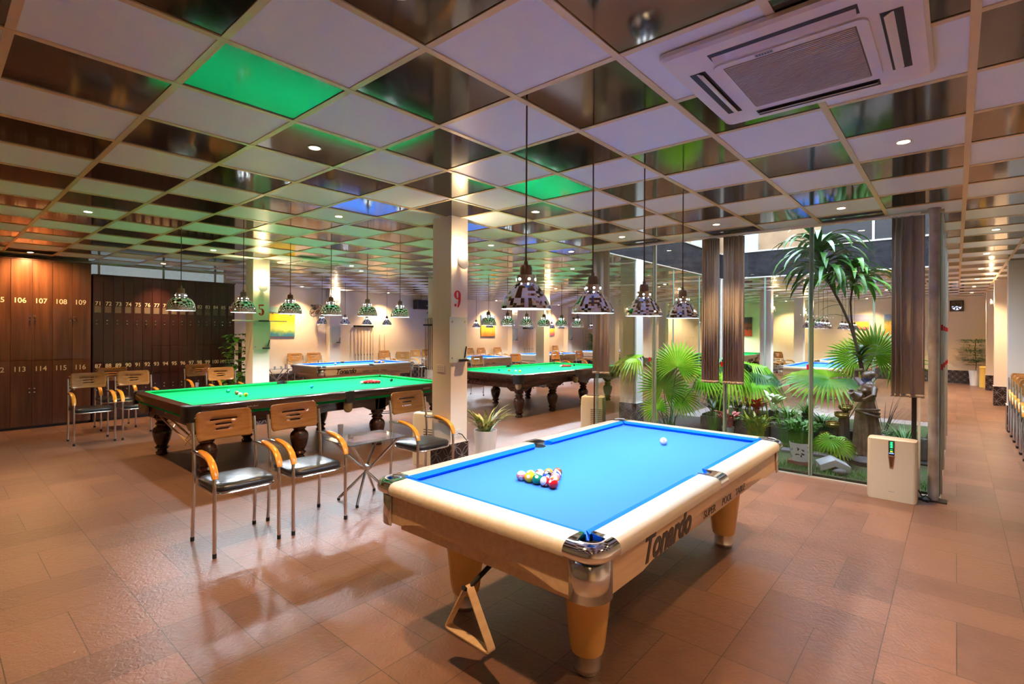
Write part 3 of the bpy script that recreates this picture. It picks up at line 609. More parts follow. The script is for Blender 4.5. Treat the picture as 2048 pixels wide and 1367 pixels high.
def snooker_table(loc, label, fl):
    W, L = 2.07, 3.86; hw, hl = W/2, L/2
    t = thing('snooker_table', loc, 0, label, 'snooker table')
    MB().box(-hw + .11, hw - .11, -hl + .11, hl - .11, .76, .792).build('playing_cloth', 'green', t, False)
    rw = .10
    pr = [(0, .735), (0, .80), (.006, .822), (.022, .83), (rw, .832), (rw, .79), (.03, .73)]
    def rail(p, q, inn):
        p, q, inn = Vector(p), Vector(q), Vector(inn); d = (q - p).normalized()
        MB().loft([[p + inn*a + Vector((0, 0, z)) for a, z in pr], [q + inn*a + Vector((0, 0, z)) for a, z in pr]]).build('rail', 'mahog', t, True, 30)
        ring = lambda c, e: [c + inn*rw + Vector((0, 0, .831)), c + inn*(rw + .03) + d*e*.02 + Vector((0, 0, .829)), c + inn*(rw + .046) + d*e*.045 + Vector((0, 0, .82)), c + inn*(rw + .03) + d*e*.035 + Vector((0, 0, .792)), c + inn*rw + Vector((0, 0, .792))]
        MB().loft([ring(p + d*.02, 1), ring(q - d*.02, -1)]).build('cushion', 'greend', t, True, 60)
    for s in (-1, 1):
        rail((s*hw, -hl + .10, 0), (s*hw, -.06, 0), (-s, 0, 0)); rail((s*hw, .06, 0), (s*hw, hl - .10, 0), (-s, 0, 0))
        rail((-hw + .10, s*hl, 0), (hw - .10, s*hl, 0), (0, -s, 0))
        # lower mouldings and aprons
        MB().box(*sorted((s*(hw - .06), s*(hw - .03))), -hl + .12, hl - .12, .70, .735).box(-hw + .12, hw - .12, *sorted((s*(hl - .06), s*(hl - .03))), .70, .735).build('slate_edge', 'greend' if not fl else 'mahog', t, False)
        MB().extr([(-hl + .15, .70), (hl - .15, .70), (hl - .15, .50), (1.5, .50), (1.42, .55), (.75, .585), (.62, .52), (.42, .52), (.3, .575), (-.3, .575), (-.42, .52), (-.62, .52), (-.75, .585), (-1.42, .55), (-1.5, .50), (-hl + .15, .50)], (s*(hw - .15), 0, 0), (0, 1, 0), (0, 0, 1), (-s*.025, 0, 0)).build('side_apron', 'mahog', t, False)
        MB().extr([(-hw + .15, .70), (hw - .15, .70), (hw - .15, .50), (.7, .50), (.6, .56), (-.6, .56), (-.7, .50), (-hw + .15, .50)], (0, s*(hl - .15), 0), (1, 0, 0), (0, 0, 1), (0, -s*.025, 0)).build('end_apron', 'mahog', t, False)
    MB().box(-hw + .1, hw - .1, -hl + .1, hl - .1, .68, .765).build('slate_bed', 'mahog', t, False)
    def leather_bracket(cx, cy, sx, sy, mid):
        a = .105 if not mid else .07
        ring = []
        m = MB()
        if mid:
            poly = [(sx*(hw - .02), -.062), (sx*(hw + .006), -.062), (sx*(hw + .006), .062), (sx*(hw - .02), .062)]
            m.prism(poly, .68, .834); m.prism([(sx*(hw - .10), -.062), (sx*(hw - .02), -.062), (sx*(hw - .02), -.045), (sx*(hw - .1), -.04)], .80, .834).prism([(sx*(hw - .10), .062), (sx*(hw - .02), .062), (sx*(hw - .02), .045), (sx*(hw - .1), .04)], .80, .834)
        else:
            out = [(cx + sx*a*cos(radians(t_))*(1 if 1 else 1), cy + sy*a*sin(radians(t_))) for t_ in range(-20, 111, 10)]
            out = [(cx + sx*(a + .005)*(abs(cos(radians(t_)))**.6)*(1 if cos(radians(t_)) >= 0 else -1), cy + sy*(a + .005)*(abs(sin(radians(t_)))**.6)*(1 if sin(radians(t_)) >= 0 else -1)) for t_ in range(-12, 103, 6)]
            inn = [(cx + sx*.05*cos(radians(t_)), cy + sy*.05*sin(radians(t_))) for t_ in range(-12, 103, 6)]
            m.loft([[(x, y, z) for x, y in q] for q, z in ((out, .66), (out, .80), (out, .826), ([(cx + (x - cx)*.93, cy + (y - cy)*.93) for x, y in out], .835), (inn, .835), (inn, .78))], False, False)
        b = m.build('pocket_bracket', 'leather', t, True, 50)
        nc = (cx, cy) if not mid else (sx*(hw - .055), 0)
        MB().lathe([(.05, .7925), (.05, .70), (.048, .69)], (nc[0], nc[1], 0), 16).build('pocket_throat', 'hole', b, False)
        MB().lathe([(.056, .70), (.06, .66), (.062, .61), (.045, .565), (.02, .55)], (nc[0], nc[1], 0), 12).build('pocket_net', 'net', b, True)
    for sx in (-1, 1):
        for sy in (-1, 1): leather_bracket(sx*(hw - .105), sy*(hl - .105), sx, sy, False)
        leather_bracket(0, 0, sx, 0, True)
    for sx in (-1, 1):
        for y in (-1.65, -.58, .58, 1.65): turned_leg(sx*.80, y, fl).build('leg', 'mahog', t, True, 40)
    for sx in (-1,): # maker's plate lettering on the near side
        pass
    if not fl:
        for y in (-1.25, 1.3): scribble(t, (hw + .0012, y, .765), (0, 1, 0), .13, .018)
    else:
        scribble(t, (-.55, -hl + .149, .63), (1, 0, 0), .2, .03)
    return t
SA, SB = (-7.115, 3.735, 0), (-7.12, 9.15, 0)
s1 = snooker_table(SA, 'green snooker table in front of the lockers, left of the column marked 9', False)
s2 = snooker_table(SB, 'green snooker table with reeded legs, right of the column marked 9', True)
s3 = dup(s2, (-6.6, 20.4, 0), None, 'distant green snooker table seen beyond the garden court')
for nm, (X, Y) in (('nearest', SA[:2]), ('second', SB[:2])):
    d = ['on the green table %s' % ('before the lockers' if nm == 'nearest' else 'right of the column marked 9')][0]
    z = .792 + .02625
    for n_, m_, x, y in (('green', 'greenb', -.29, -1.03), ('brown', 'brownb', 0, -1.03), ('yellow', 'yellowb', .29 if nm == 'nearest' else .30, -1.03), ('blue', 'blueb', 0, 0), ('pink', 'pinkb', 0, .84), ('black', 'blackb', 0, 1.40), ('white cue', 'white', .215, -1.07)):
        plain_ball('snooker_ball', .02625, BM[m_], (X + x, Y + y, z), '%s snooker ball %s' % (n_, d))
    for row in range(5):
        for k in range(row + 1):
            plain_ball('snooker_ball', .02625, BM['red'], (X + (k - row/2)*.0535, Y + .84 + .056 + row*.0464, z), 'one of fifteen packed red balls %s' % d, 'red balls %s' % d)
# cue rests stored under the near end of the first snooker table
for k, (a, b, l) in enumerate((((-7.72, 2.02, .60), (-6.28, 1.90, .50), 'brown rest stick slung under the near end of the first green table, upper'), ((-7.55, 1.96, .555), (-6.22, 1.87, .44), 'brown rest stick slung under the near end of the first green table, lower'))):
    t = thing('rest_stick', (0, 0, 0), 0, l, 'rest stick', 'rest sticks slung under the green table')
    MB().tube([a, b], .011, 8).build('shaft', 'cuew', t)
    b = Vector(b); m = MB()
    for dy in (-.03, .03): m.tube([b, b + Vector((.015, dy, .035))], .004, 6).tube([b, b + Vector((.015, dy, -.035))], .004, 6)
    m.build('cross_head', 'brass', t)
m = MB(); m.tube([(-6.10, 4.2, .70), (-6.06, 4.15, .52), (-6.04, 4.0, .50), (-6.03, 4.55, .47), (-6.06, 4.60, .5), (-6.10, 4.6, .70)], .006, 6); m.tube([(-6.06, 4.1, .52), (-6.03, 4.62, .49)], .005, 6)
tag(m.build('rest_bracket', 'blackr'), 'black wire rest holder under the middle pocket of the first green table', 'bracket')
# ------------------------------------------------------------------ pendant lamps
def pendant(loc, label, group, z_rim, r, rod=True, e=30, domed=False):
    t = thing('pendant_lamp', (loc[0], loc[1], z_rim), 0, label, 'pendant lamp', group)
    h = .15*r/.14
    h = .141*r/.14
    prof = [(a*r/.14, b*r/.14) for a, b in ((.14, 0), (.1392, .004), (.1365, .015), (.133, .027), (.1275, .040), (.120, .0545), (.1125, .067), (.1036, .080), (.0945, .095), (.084, .110), (.073, .123), (.060, .134), (.053, .141))]
    if domed: prof = [(r, 0), (r*.995, .005)] + [(r*(.38 + .615*sin(radians(a))), h*cos(radians(a))) for a in range(84, 0, -7)] + [(r*.38, h)]
    MB().lathe(prof, n=40, cap=False).build('shade', 'pend', t, domed)
    MB().lathe([(q*.97, z*.97 + .001) for q, z in prof], n=32, cap=False).build('reflector', 'inner', t, True, 60)
    k = r/.14
    MB().lathe([(.054*k, h - .004), (.051*k, h + .045*k), (.044*k, h + .048*k)], n=24).build('collar', 'pend', t, True, 40)
    for i in range(6):
        a = i*pi/3 + .5; MB().extr([(.0065*cos(2*pi*j/10), .0065*sin(2*pi*j/10)) for j in range(10)], (.0525*k*cos(a), .0525*k*sin(a), h + .022*k), (-sin(a), cos(a), 0), (0, 0, 1), (.002*cos(a), .002*sin(a), 0)).build('collar_opening', 'star', t, False)
    MB().lathe([(.034*k, h + .046*k), (.034*k, h + .085*k), (.028*k, h + .10*k), (.011, h + .102*k), (.010, h + .125*k)], n=16).build('lamp_cap', 'capb', t, True, 30)
    MB().tube([(0, 0, h + .12*k), (0, 0, CZ - z_rim + .01)], .0045, 8).build('hanging_rod', 'rod', t)
    MB().ball((0, 0, .075*k), .034*k, 16, 10).build('bulb', 'bulb', t)
    light('lamp_light', 'SPOT', (0, 0, .035*k), e, (.80, .90, 1), t, .05, 152, .25)
    return t
G1 = 'mirror pendant lamps over the big pool table'
P0 = pendant((-1.775, 2.16), 'nearest and largest looking mirror pendant lamp over the big pool table', G1, 1.762, .138, e=15.5)
for y, l in ((2.84, 'second'), (3.56, 'third'), (4.28, 'fourth and furthest')):
    dup(P0, (-1.775, y, 1.760), y, '%s mirror pendant lamp from the left over the big pool table' % l)
Q0 = None
on = ['leftmost', 'second from the left', 'third from the left', 'fourth from the left', 'fifth from the left', 'rightmost']
for (X, ys, z, wh, g) in ((-7.11, [2.06, 2.78, 3.41, 4.035, 4.665, 5.30], 1.872, 'over the green table before the lockers', 'pendants over the first green table'),
                          (-7.11, [7.47, 8.05, 8.68, 9.31, 10.0, 10.68], 1.76, 'over the green table right of column 9', 'pendants over the second green table')):
    for i, y in enumerate(ys):
        l = '%s greenish mirror pendant %s' % (on[i], wh)
        if Q0 is None: Q0 = pendant((X, y), l, g, z, .158, e=21, domed=True)
        else: dup(Q0, (X, y, z), i*.9, l, g)
S0 = None
for c0, wh in ((7.47, 'nearest'), (11.6, 'second'), (15.75, 'third'), (19.9, 'furthest')):
    for i, dy in enumerate((-.96, -.32, .32, .96)):
        l = '%s pendant of the row over the %s wall pool table' % (('leftmost', 'second', 'third', 'rightmost')[i] + ' small dark checkered', wh); g = 'pendants over the %s wall pool table' % wh
        if S0 is None: S0 = pendant((-11.9, c0 + dy), l, g, 1.805 if wh == 'nearest' else 1.76, .138, e=19)
        else: dup(S0, (-11.9, c0 + dy, 1.805 if wh == 'nearest' else 1.765), i, l, g, skip=('bulb',) if wh != 'nearest' else ())
for i in range(5): dup(S0, (-6.9 + .0*i, 19.0 + .64*i, 1.80), i, 'pendant lamp in the distant row seen beyond the garden, %s' % on[i], 'distant pendants beyond the garden', skip=('bulb',))
pxs = [(-2.75, 14.3 + .62*i) for i in range(5)] + [(-2.6, 18.2 + .62*i) for i in range(5)]
for i, (x, y) in enumerate(pxs): dup(S0, (x, y, 1.76), i, 'mirror pendant of the %s cluster behind the dracaena, %s' % ('nearer' if i < 5 else 'further', on[i % 5] if i % 5 < 4 else 'last'), 'pendants seen behind the dracaena', skip=('bulb',))
p9 = dup(p1, (-2.7, 15.6, 0), None, 'blue cloth pool table seen through the garden court')
p10 = dup(p1, (-2.6, 19.6, 0), None, 'far blue cloth pool table seen past the garden court')
# ------------------------------------------------------------------ downlights
D0 = None
dl = [(-3.27, 1.73), (-6.87, 1.135), (-11.22, 1.135), (-5.03, 2.94), (-3.27, 4.13), (-2.07, 5.93), (-3.27, 5.93), (-.86, 5.93), (-.26, 4.13), (.35, 8.3), (.35, 10.7), (.35, 13.1), (.35, 15.5), (.35, 18), (.35, 20.6),
      (-11.15, 2.94), (-8.66, 2.94), (-5.03, 5.33), (-1.53, 1.13), (-8.67, 5.34), (-9.27, 5.93), (-4.47, 6.53), (.35, 2.33), (.35, -.1), (-4.47, -.07), (-7.5, -.7), (-13.9, 7.0), (-13.9, 9.9), (-13.9, 15.05), (-13.9, 19.3), (-5.67, 12.53), (-8.67, 11.9), (-2.07, 13.1), (-5.67, 8.33), (-4.5, 18.6), (-1.5, 17.9), (-5.0, 22.0), (-2.4, 22.0), (-7.6, 22.0), (-9.8, 22.0), (-5.7, 16.1), (-8.6, 17.3), (-8.1, 13.7)]
DL = ['set in a dark panel above the nearest armchairs', 'in a pale panel high at the left, over the armchairs', 'lowest at the left, glowing onto the walnut lockers', 'between the columns marked 5 and 9, in a pale panel',
 'in a dark panel just right of the column marked 9', 'above the middle of the garden front', 'above the left of the garden front', 'above the right glass fin of the garden front', 'in the pale panel below the air conditioner',
 'nearest in the corridor ceiling', 'second in the corridor ceiling', 'third in the corridor ceiling', 'fourth in the corridor ceiling', 'fifth in the corridor ceiling', 'last in the corridor ceiling, by the exhaust fan',
 'in front of the oxblood lockers', 'left of the column marked 5', 'right of the column marked 9, past its top', 'cut by the top edge of the photo', 'below the far air conditioner', 'deep between the pendants, right of the far air conditioner',
 'beside the left end of the garden front', 'over the corridor beside the camera', 'over the corridor behind the camera', 'over the floor behind the camera, left', 'over the floor behind the camera, far left',
 'washing the wall above the yellow canvas', 'washing the wall right of the nearest cue rack', 'washing the wall above the poppy canvas', 'washing the wall above the far flower canvas', 'behind the slim column', 'behind the column with the cue rack',
 'just beyond the garden, behind the dracaena', 'left of the garden court', 'beyond the garden, between the two lit columns', 'beyond the garden, near the lamp clusters', 'lighting the black and red canvas', 'lighting the yellow meadow canvas', 'added to wash the far wall left of the black and red canvas', 'added to wash the far wall near the corner of the hall', 'added to brighten the deep hall left of the lit columns', 'added to brighten the deep hall behind the second green table', 'added to brighten the hall past the right end of the second green table']  # last five are extra downlights added to brighten the far hall
WASH = bpy.data.lights.new('washer_light', 'SPOT'); WASH.energy = 95; WASH.color = (1, .66, .36); WASH.shadow_soft_size = .03; WASH.spot_size = radians(115); WASH.spot_blend = .8
NEARW = WASH.copy(); NEARW.spot_size = radians(172); NEARW.energy = 55; NEARW.color = (1, .55, .22)
for i, (x, y) in enumerate(dl):
    lb = 'round warm ceiling downlight ' + DL[i]
    if D0 is None:
        t = thing('ceiling_downlight', (x, y, CZ), 0, lb, 'downlight', 'recessed ceiling downlights'); D0 = t
        MB().lathe([(.047, -.004), (.047, .0), (.034, .002), (.034, -.004), (.047, -.004)], n=24, cap=False).build('trim_ring', 'white', t)
        MB().lathe([(.001, -.003), (.034, -.003)], n=20, cap=False).build('lens', 'warm', t, False)
        light('lamp_light', 'SPOT', (0, 0, -.012), 72, (1, .59, .27), t, .03, 88, 1.)
    else:
        d = dup(D0, (x, y, CZ), 0, lb)
        if x < -13 or y > 12 or (x < -8 and y > 5):
            for q in d.children:
                if q.type == 'LIGHT': q.data = WASH
        elif x < -10.5 and y < 2:
            for q in d.children:
                if q.type == 'LIGHT': q.data = NEARW
# ------------------------------------------------------------------ armchairs
def chair_proto(loc, rz, label, group):
    t = thing('armchair', loc, rz, label, 'armchair', group)
    MB().loft([[(x*.97, y*.97, .455) for x, y in rrect(.42, .43, .08)], [(x, y, .462) for x, y in rrect(.43, .44, .085)], [(x, y, .485) for x, y in rrect(.44, .45, .09)], [(x, y, .500) for x, y in rrect(.42, .43, .09)], [(x, y, .508) for x, y in rrect(.32, .33, .08)], [(x, y, .511) for x, y in rrect(.14, .15, .06)]]).build('seat', 'vinyl', t, True, 60)
    r = rrect(.445, .435, .09, 6); r = r + r[:1]
    MB().tube([(x, y, .448) for x, y in r], .0095, 8).build('seat_frame', 'satin', t)
    for s in (-1, 1):
        y = s*.232
        l = MB().tube([(-.235, y, .025), (-.222, y, .20), (-.205, y, .45), (-.205, y, .60), (-.222, y, .76), (-.245, y, .915)], .0125, 12).build('rear_leg', 'satin', t)
        MB().tube([(-.237, y, 0), (-.2345, y, .032)], .0145, 10).build('rubber_foot', 'blackr', l)
        l = MB().tube([(.225, y, .025), (.220, y, .30), (.222, y, .50), (.216, y, .57), (.195, y, .62), (.15, y, .66), (.08, y, .685), (-.02, y, .695), (-.235, y, .70)], .0125, 12).build('front_leg', 'satin', t)
        MB().tube([(.2252, y, 0), (.225, y, .032)], .0145, 10).build('rubber_foot', 'blackr', l)
        P = [(.222, .565), (.212, .605), (.185, .645), (.14, .676), (.08, .698), (.0, .711), (-.07, .714)]
        rings = []
        for i, (x, z) in enumerate(P):
            a = P[max(i-1, 0)]; b = P[min(i+1, len(P)-1)]; tx, tz = b[0]-a[0], b[1]-a[1]; q = hypot(tx, tz); nx, nz = tz/q, -tx/q
            w = .024 if 0 < i < len(P)-1 else .019
            rings.append([(x + nx*d, y + e*w, z + nz*d) for d, e in ((.0, -1), (.013, -1), (.019, -.6), (.019, .6), (.013, 1), (.0, 1), (-.006, .6), (-.006, -.6))])
        MB().loft(rings).build('armrest', 'arm', t, True, 50)
    # slotted plywood back
    cols_ = [-1, -.86, -.70, -.5, -.42, -.3, -.15, 0, .15, .3, .42, .5, .70, .86, 1]
    rows = [(0, .90), (.012, .955), (.03, .99), (.062, 1), (.07, 1), (.082, 1), (.108, 1), (.12, 1), (.146, 1), (.158, 1), (.19, 1), (.205, .985), (.218, .94), (.225, .88)]
    slots = {4: (.26, .26), 6: (.36, .36), 8: (.46, .46)}
    V = []; F = []; n = len(cols_)
    for z, wf in rows:
        for c in cols_:
            V.append((-.235 + .028*(1 - c*c)*-1 - (z - .1)*.14, c*.211*wf, .765 + z))
    for i in range(len(rows) - 1):
        for j in range(n - 1):
            if i in slots and abs((cols_[j] + cols_[j+1])/2) < slots[i][0]: continue
            F.append((i*n + j, i*n + j + 1, (i+1)*n + j + 1, (i+1)*n + j))
    m = MB(); m.add(V, F); o = m.build('backrest', 'beech', t, True, 50); so = o.modifiers.new('thickness', 'SOLIDIFY'); so.thickness = .011; so.offset = 0
    for s in (-1, 1):
        for z in (.80, .95): MB().tube([(-.214 - (z - .78)*.12, s*.222, z), (-.235 - (z - .865)*.14, s*.206, z)], .005, 8).build('back_bolt', 'chrome', t)
    return t
GC = 'beech backed armchairs by the big pool table'
ch0 = chair_proto((-4.245, 1.615, 0), 0, 'nearest armchair, slotted beech back and black seat, left of its twin by the big table', GC)
seats = [(-4.235, 2.19, 'armchair just left of the glass side table, between its twin and the table', GC),
         (-4.20, 3.42, 'armchair right of the glass side table, in front of the column marked 9', GC),
         (-9.57, 1.635, 'armchair before the walnut lockers, leftmost chair in the photo', 'armchairs by the lockers'),
         (-9.56, 2.19, 'armchair by the left end of the nearest green table, next to the leftmost chair', 'armchairs by the lockers'),
         (-10.64, 2.13, 'armchair in the row against the lockers, behind the leftmost two', 'armchairs by the lockers'),
         (-10.62, 3.44, 'bright orange backed armchair against the oxblood lockers, left of the climbing plant', 'armchairs by the lockers'),
         (-9.44, 3.42, 'armchair behind the green table, in front of the climbing plant', 'armchairs by the lockers'),
         (-13.95, 6.95, 'armchair against the long wall behind the nearest wall pool table, leftmost there', 'armchairs along the long wall'),
         (-13.95, 7.52, 'armchair against the long wall behind the nearest wall pool table, second from left', 'armchairs along the long wall'),
         (-13.95, 9.95, 'armchair against the long wall just right of the cue rack', 'armchairs along the long wall'),
         (-13.7, 11.05, 'armchair against the long wall under the black loudspeaker', 'armchairs along the long wall'),
         (-13.95, 11.75, 'armchair against the long wall half hidden by the cues on the column', 'armchairs along the long wall'),
         (-13.95, 13.85, 'armchair against the long wall left of the poppy picture', 'armchairs along the long wall'),
         (-13.95, 14.5, 'armchair against the long wall under the left edge of the poppy picture', 'armchairs along the long wall'),
         (-13.95, 15.45, 'armchair against the long wall under the right edge of the poppy picture', 'armchairs along the long wall'),
         (-13.95, 19.45, 'armchair against the long wall beneath the red 4', 'armchairs along the long wall'),
         (-9.3, 9.6, 'first armchair between the second green table and the wall pool tables', 'armchairs behind the second green table'),
         (-9.4, 11.3, 'second armchair between the second green table and the wall pool tables', 'armchairs behind the second green table'),
         (-9.35, 13.15, 'third armchair behind the second green table, right of the slim column', 'armchairs behind the second green table'),
         (-9.4, 14.6, 'fourth armchair behind the second green table, rightmost there', 'armchairs behind the second green table'),
         (-12.9, 9.75, 'armchair turned sideways beyond the right end of the nearest wall pool table', 'armchairs along the long wall')]
for x, y, l, g in seats: dup(ch0, (x, y, 0), 0 if 'sideways' not in l else -.6, l, g)
for i, y in enumerate((11.62, 11.10, 10.58, 10.06, 9.54)):
    dup(ch0, (.90, y, 0), -pi/2, 'armchair in the row along the right of the corridor, %s' % ('furthest', 'second furthest', 'middle one', 'second nearest', 'nearest')[i], 'armchairs in the corridor')
for i, (x, y) in enumerate(((-4.45, 17.6), (-4.5, 18.3), (-4.5, 19.6))):
    dup(ch0, (x, y, 0), .9, 'armchair seen beyond the garden court, %s of three' % ('left', 'middle', 'right')[i], 'armchairs beyond the garden')
# ------------------------------------------------------------------ glass side tables
def side_table(loc, label):
    t = thing('glass_side_table', loc, 0, label, 'side table', 'glass side tables')
    MB().prism([(x, y) for x, y in rrect(.46, .64, .03)], .592, .600).build('glass_top', 'chalkb', t, False)
    MB().box(-.13, .13, -.22, .22, .600, .6006).build('printed_sheet', 'sheet', t, False)
    for i, (a, b) in enumerate((((-.17, -.27), (.16, .20)), ((.17, -.27), (-.16, .20)), ((-.17, .27), (.16, -.20)), ((.17, .27), (-.16, -.20)))):
        l = MB().tube([(a[0], a[1], .590), (a[0]*.12 + .012*(i % 2*2-1), a[1]*.10, .31), (b[0], b[1], .02)], .0125, 10).build('leg', 'satin', t)
        MB().tube([(b[0], b[1], 0), (b[0], b[1], .022)], .0145, 8).build('rubber_foot', 'blackr', l)
    MB().lathe([(.048, .295), (.052, .30), (.052, .325), (.048, .33)], n=16).build('ring', 'satin', t)
    return t
st = side_table((-4.35, 2.85, 0), 'small glass side table on crossed steel tubes between armchairs by the big pool table')
dup(st, (-9.62, 2.81, 0), 0, 'small glass side table behind the left end of the nearest green table')
dup(st, (-13.9, 6.3, 0), 0, 'small glass side table against the long wall, left of the nearest wall pool table')
def tumbler(x, y, z, label, h=.10, upside=False):
    o = MB().lathe([(.022, 0), (.027, h), (.0255, h), (.0205, .006), (.001, .006)], n=16, cap=False).lathe([(.001, 0), (.022, 0)], n=16, cap=False).build('drinking_glass', mat('cup_plastic', (.8, .78, .8), .1, trans=.75) if 'cup_plastic' not in bpy.data.materials else bpy.data.materials['cup_plastic'], None, True, 30, loc=(x, y, z))
    return tag(o, label, 'glass', 'clear cups on the side tables')
for i, (x, y, h) in enumerate(((-4.50, 2.66, .13), (-4.42, 2.72, .035))): tumbler(x, y, .601, ('tall' if i == 0 else 'short') + ' clear cup on the glass table by the big pool table', h)
for i, (x, y) in enumerate(((-9.6, 3.02), (-9.68, 2.93), (-9.5, 3.10))): tumbler(x, y, .601, ['tall clear bottle like', 'left short', 'right short'][i] + ' cup on the glass table behind the nearest green table', (.16, .07, .05)[i])
for i, (x, y) in enumerate(((-13.9, 6.25), (-13.85, 6.4), (-13.8, 6.5))): tumbler(x, y, .601, ['left', 'middle', 'taller right'][i] + ' clear cup on the glass table against the long wall', (.06, .06, .12)[i])
# ------------------------------------------------------------------ ceiling cassette air conditioners
def cassette(cx, cy, rz, label):
    t = thing('air_conditioner', (cx, cy, CZ - .035), rz, label, 'air conditioner', 'ceiling cassette units')
    a = .465
    MB().loft([[(x, y, .03) for x, y in rrect(2*a, 2*a, .03)], [(x, y, .012) for x, y in rrect(2*a, 2*a, .03)], [(x, y, 0) for x, y in rrect(2*a - .03, 2*a - .03, .03)], [(x, y, -.006) for x, y in rrect(.80, .80, .03)], [(x, y, -.006) for x, y in rrect(.1, .1, .03)]]).build('fascia_panel', 'acw', t, True, 25)
    MB().prism(rrect(.58, .58, .04), -.014, -.007).build('intake_panel', 'acw', t, False)
    m = MB()
    for k in range(34): y = -.245 + .49*k/33; m.box(-.245, .245, y - .0042, y + .0042, -.0185, -.014)
    m.box(-.25, .25, -.25, .25, -.0145, -.0138); MB().box(-.25, .25, -.25, .25, -.0150, -.0142).build('filter', 'acg', t, False)
    m.build('grille', 'acl', t, False)
    for k in range(4):
        r_ = Matrix.Rotation(k*pi/2, 4, 'Z')
        MB().box(-.27, .27, .325, .395, -.0075, -.0066, r_).build('air_slot', 'dark', t, False)
        q = r_ @ Matrix.Translation((0, .358, -.010)) @ Matrix.Rotation(.5, 4, 'X')
        MB().box(-.262, .262, -.024, .024, -.002, .002, q).build('flap', 'acw', t, False)
    MB().box(-.11, -.04, -.283, -.262, -.0155, -.0139).build('badge', 'grey', t, False)
    b = MB()
    for k in range(6): b.box(-.105 + .011*k, -.099 + .011*k, -.276, -.268, -.0162, -.0155)
    b.build('badge_mark', 'ink', t, False)
    return t
ac = cassette(-.545, 2.605, 0, 'white ceiling cassette air conditioner above the right of the big pool table')
dup(ac, (-8.74, 4.62, CZ - .035), 0, 'far ceiling cassette air conditioner beyond the column marked 5')
# ------------------------------------------------------------------ on the long wall
def picture(y0, y1, z0, z1, m, label, wall='left', x=None):
    if wall == 'left': o = MB().box(WL + .002, WL + .03, y0, y1, z0, z1).build('painting', m, None, False)
    else: o = MB().box(y0, y1, WF - .03, WF - .002, z0, z1).build('painting', m, None, False)
    return tag(o, label, 'painting')
picture(6.12, 7.03, 1.47, 2.29, 'pic1', 'yellow and teal abstract canvas on the long wall beside the column marked 5')
picture(14.67, 15.5, 1.44, 2.29, 'pic2', 'orange poppy field canvas on the long wall')
picture(18.9, 19.65, 1.47, 2.22, 'pic4', 'second flower field canvas further along the long wall')
picture(-6.95, -6.4, 1.49, 2.28, 'pic3', 'black and red canvas on the far wall, seen through the garden', 'far')
picture(-3.1, -2.4, 1.78, 2.32, 'pic4', 'yellow meadow canvas on the far wall behind the lamp cluster', 'far')
picture(-1.95, -1.45, 1.55, 2.32, 'pic2', 'pink and gold canvas on the far wall at the right of the garden', 'far')
t = thing('wall_fan', (-14.4, 7.55, 2.38), 0, 'black wall fan tilted down beside the nearest wall pilaster', 'fan')
MB().tube([(0, 0, 0), (.10, 0, -.02), (.16, 0, -.04)], .03, 10).build('bracket', 'black', t)
MB().lathe([(.05, -.08), (.06, -.03), (.05, .05)], n=16).build('motor', 'black', t, loc=(.18, 0, -.05)).rotation_euler = (0, .5, 0)
hd = Matrix.Translation((.26, 0, -.16)) @ Matrix.Rotation(-.95, 4, 'Y') @ Matrix.Rotation(.3, 4, 'X')
m = MB()
for rr_, z in ((.21, 0), (.20, -.03), (.14, -.055), (.07, -.062), (.20, .03), (.14, .055)):
    m.tube([hd @ Vector((rr_*cos(2*pi*k/32), rr_*sin(2*pi*k/32), z)) for k in range(33)], .004, 5, False)
for k in range(20):
    a = 2*pi*k/20; m.tube([hd @ Vector((r_*cos(a), r_*sin(a), z)) for r_, z in ((.04, -.063), (.14, -.055), (.20, -.03), (.21, 0), (.20, .03), (.14, .055))], .0022, 4, False)
m.build('guard', 'black', t)
m = MB()
for k in range(3):
    a = 2*pi*k/3
    m.add([hd @ Vector(p) for p in ((.02*cos(a), .02*sin(a), .01), (.17*cos(a - .35), .17*sin(a - .35), .02), (.185*cos(a + .1), .185*sin(a + .1), 0), (.15*cos(a + .5), .15*sin(a + .5), -.02))], [(0, 1, 2, 3)])
b = m.build('blades', 'terra', t); so = b.modifiers.new('t', 'SOLIDIFY'); so.thickness = .004
m = MB(); m.tube([(.14, -.02, -.12), (.14, -.02, -.42)], .0018, 4); m.build('pull_cord', 'blackr', t)
f2 = dup(t, (-14.4, 11.95, 2.30), 0, 'black wall fan behind the column marked 9'); dup(t, (-14.4, 21.2, 2.32), 0, 'black wall fan near the far end of the long wall')
t = thing('loudspeaker', (-14.38, 11.55, 2.40), 0, 'black loudspeaker hung high on the long wall, left of the column marked 9', 'loudspeaker')
MB().extr([(-.30, 0), (.30, 0), (.30, .33), (-.30, .33)], (.02, 0, 0), (0, 1, 0), (0, 0, 1), (.26, 0, 0)).build('cabinet', 'black', t, False, bevel=.02)
MB().box(.282, .29, -.27, .27, .03, .30).build('front_grille', 'blackr', t, False); MB().box(.291, .294, .08, .22, .12, .14).build('badge', 'grey', t, False)
MB().tube([(.1, 0, .33), (.1, 0, .47)], .006, 6).build('hanger', 'blackr', t)
def cue(p, q, label, par=None, group='house cues in the racks', dark=False):
    t = thing('billiard_cue', (0, 0, 0), 0, label, 'cue', group)
    p, q = Vector(p), Vector(q); d = q - p
    MB().tube([p, p + d*.22], [.0145, .0128], 8).build('butt', 'ink', t); MB().tube([p + d*.22, p + d*.36], [.0128, .0115], 8).build('wrap', 'grey', t); MB().tube([p + d*.36, p + d*.40], [.0115, .0112], 8).build('joint', 'ink', t)
    MB().tube([p + d*.40, p + d*.6, p + d], [.0112, .0095, .0065], 8).build('shaft', 'walnut' if dark else 'cuew', t)
    return t
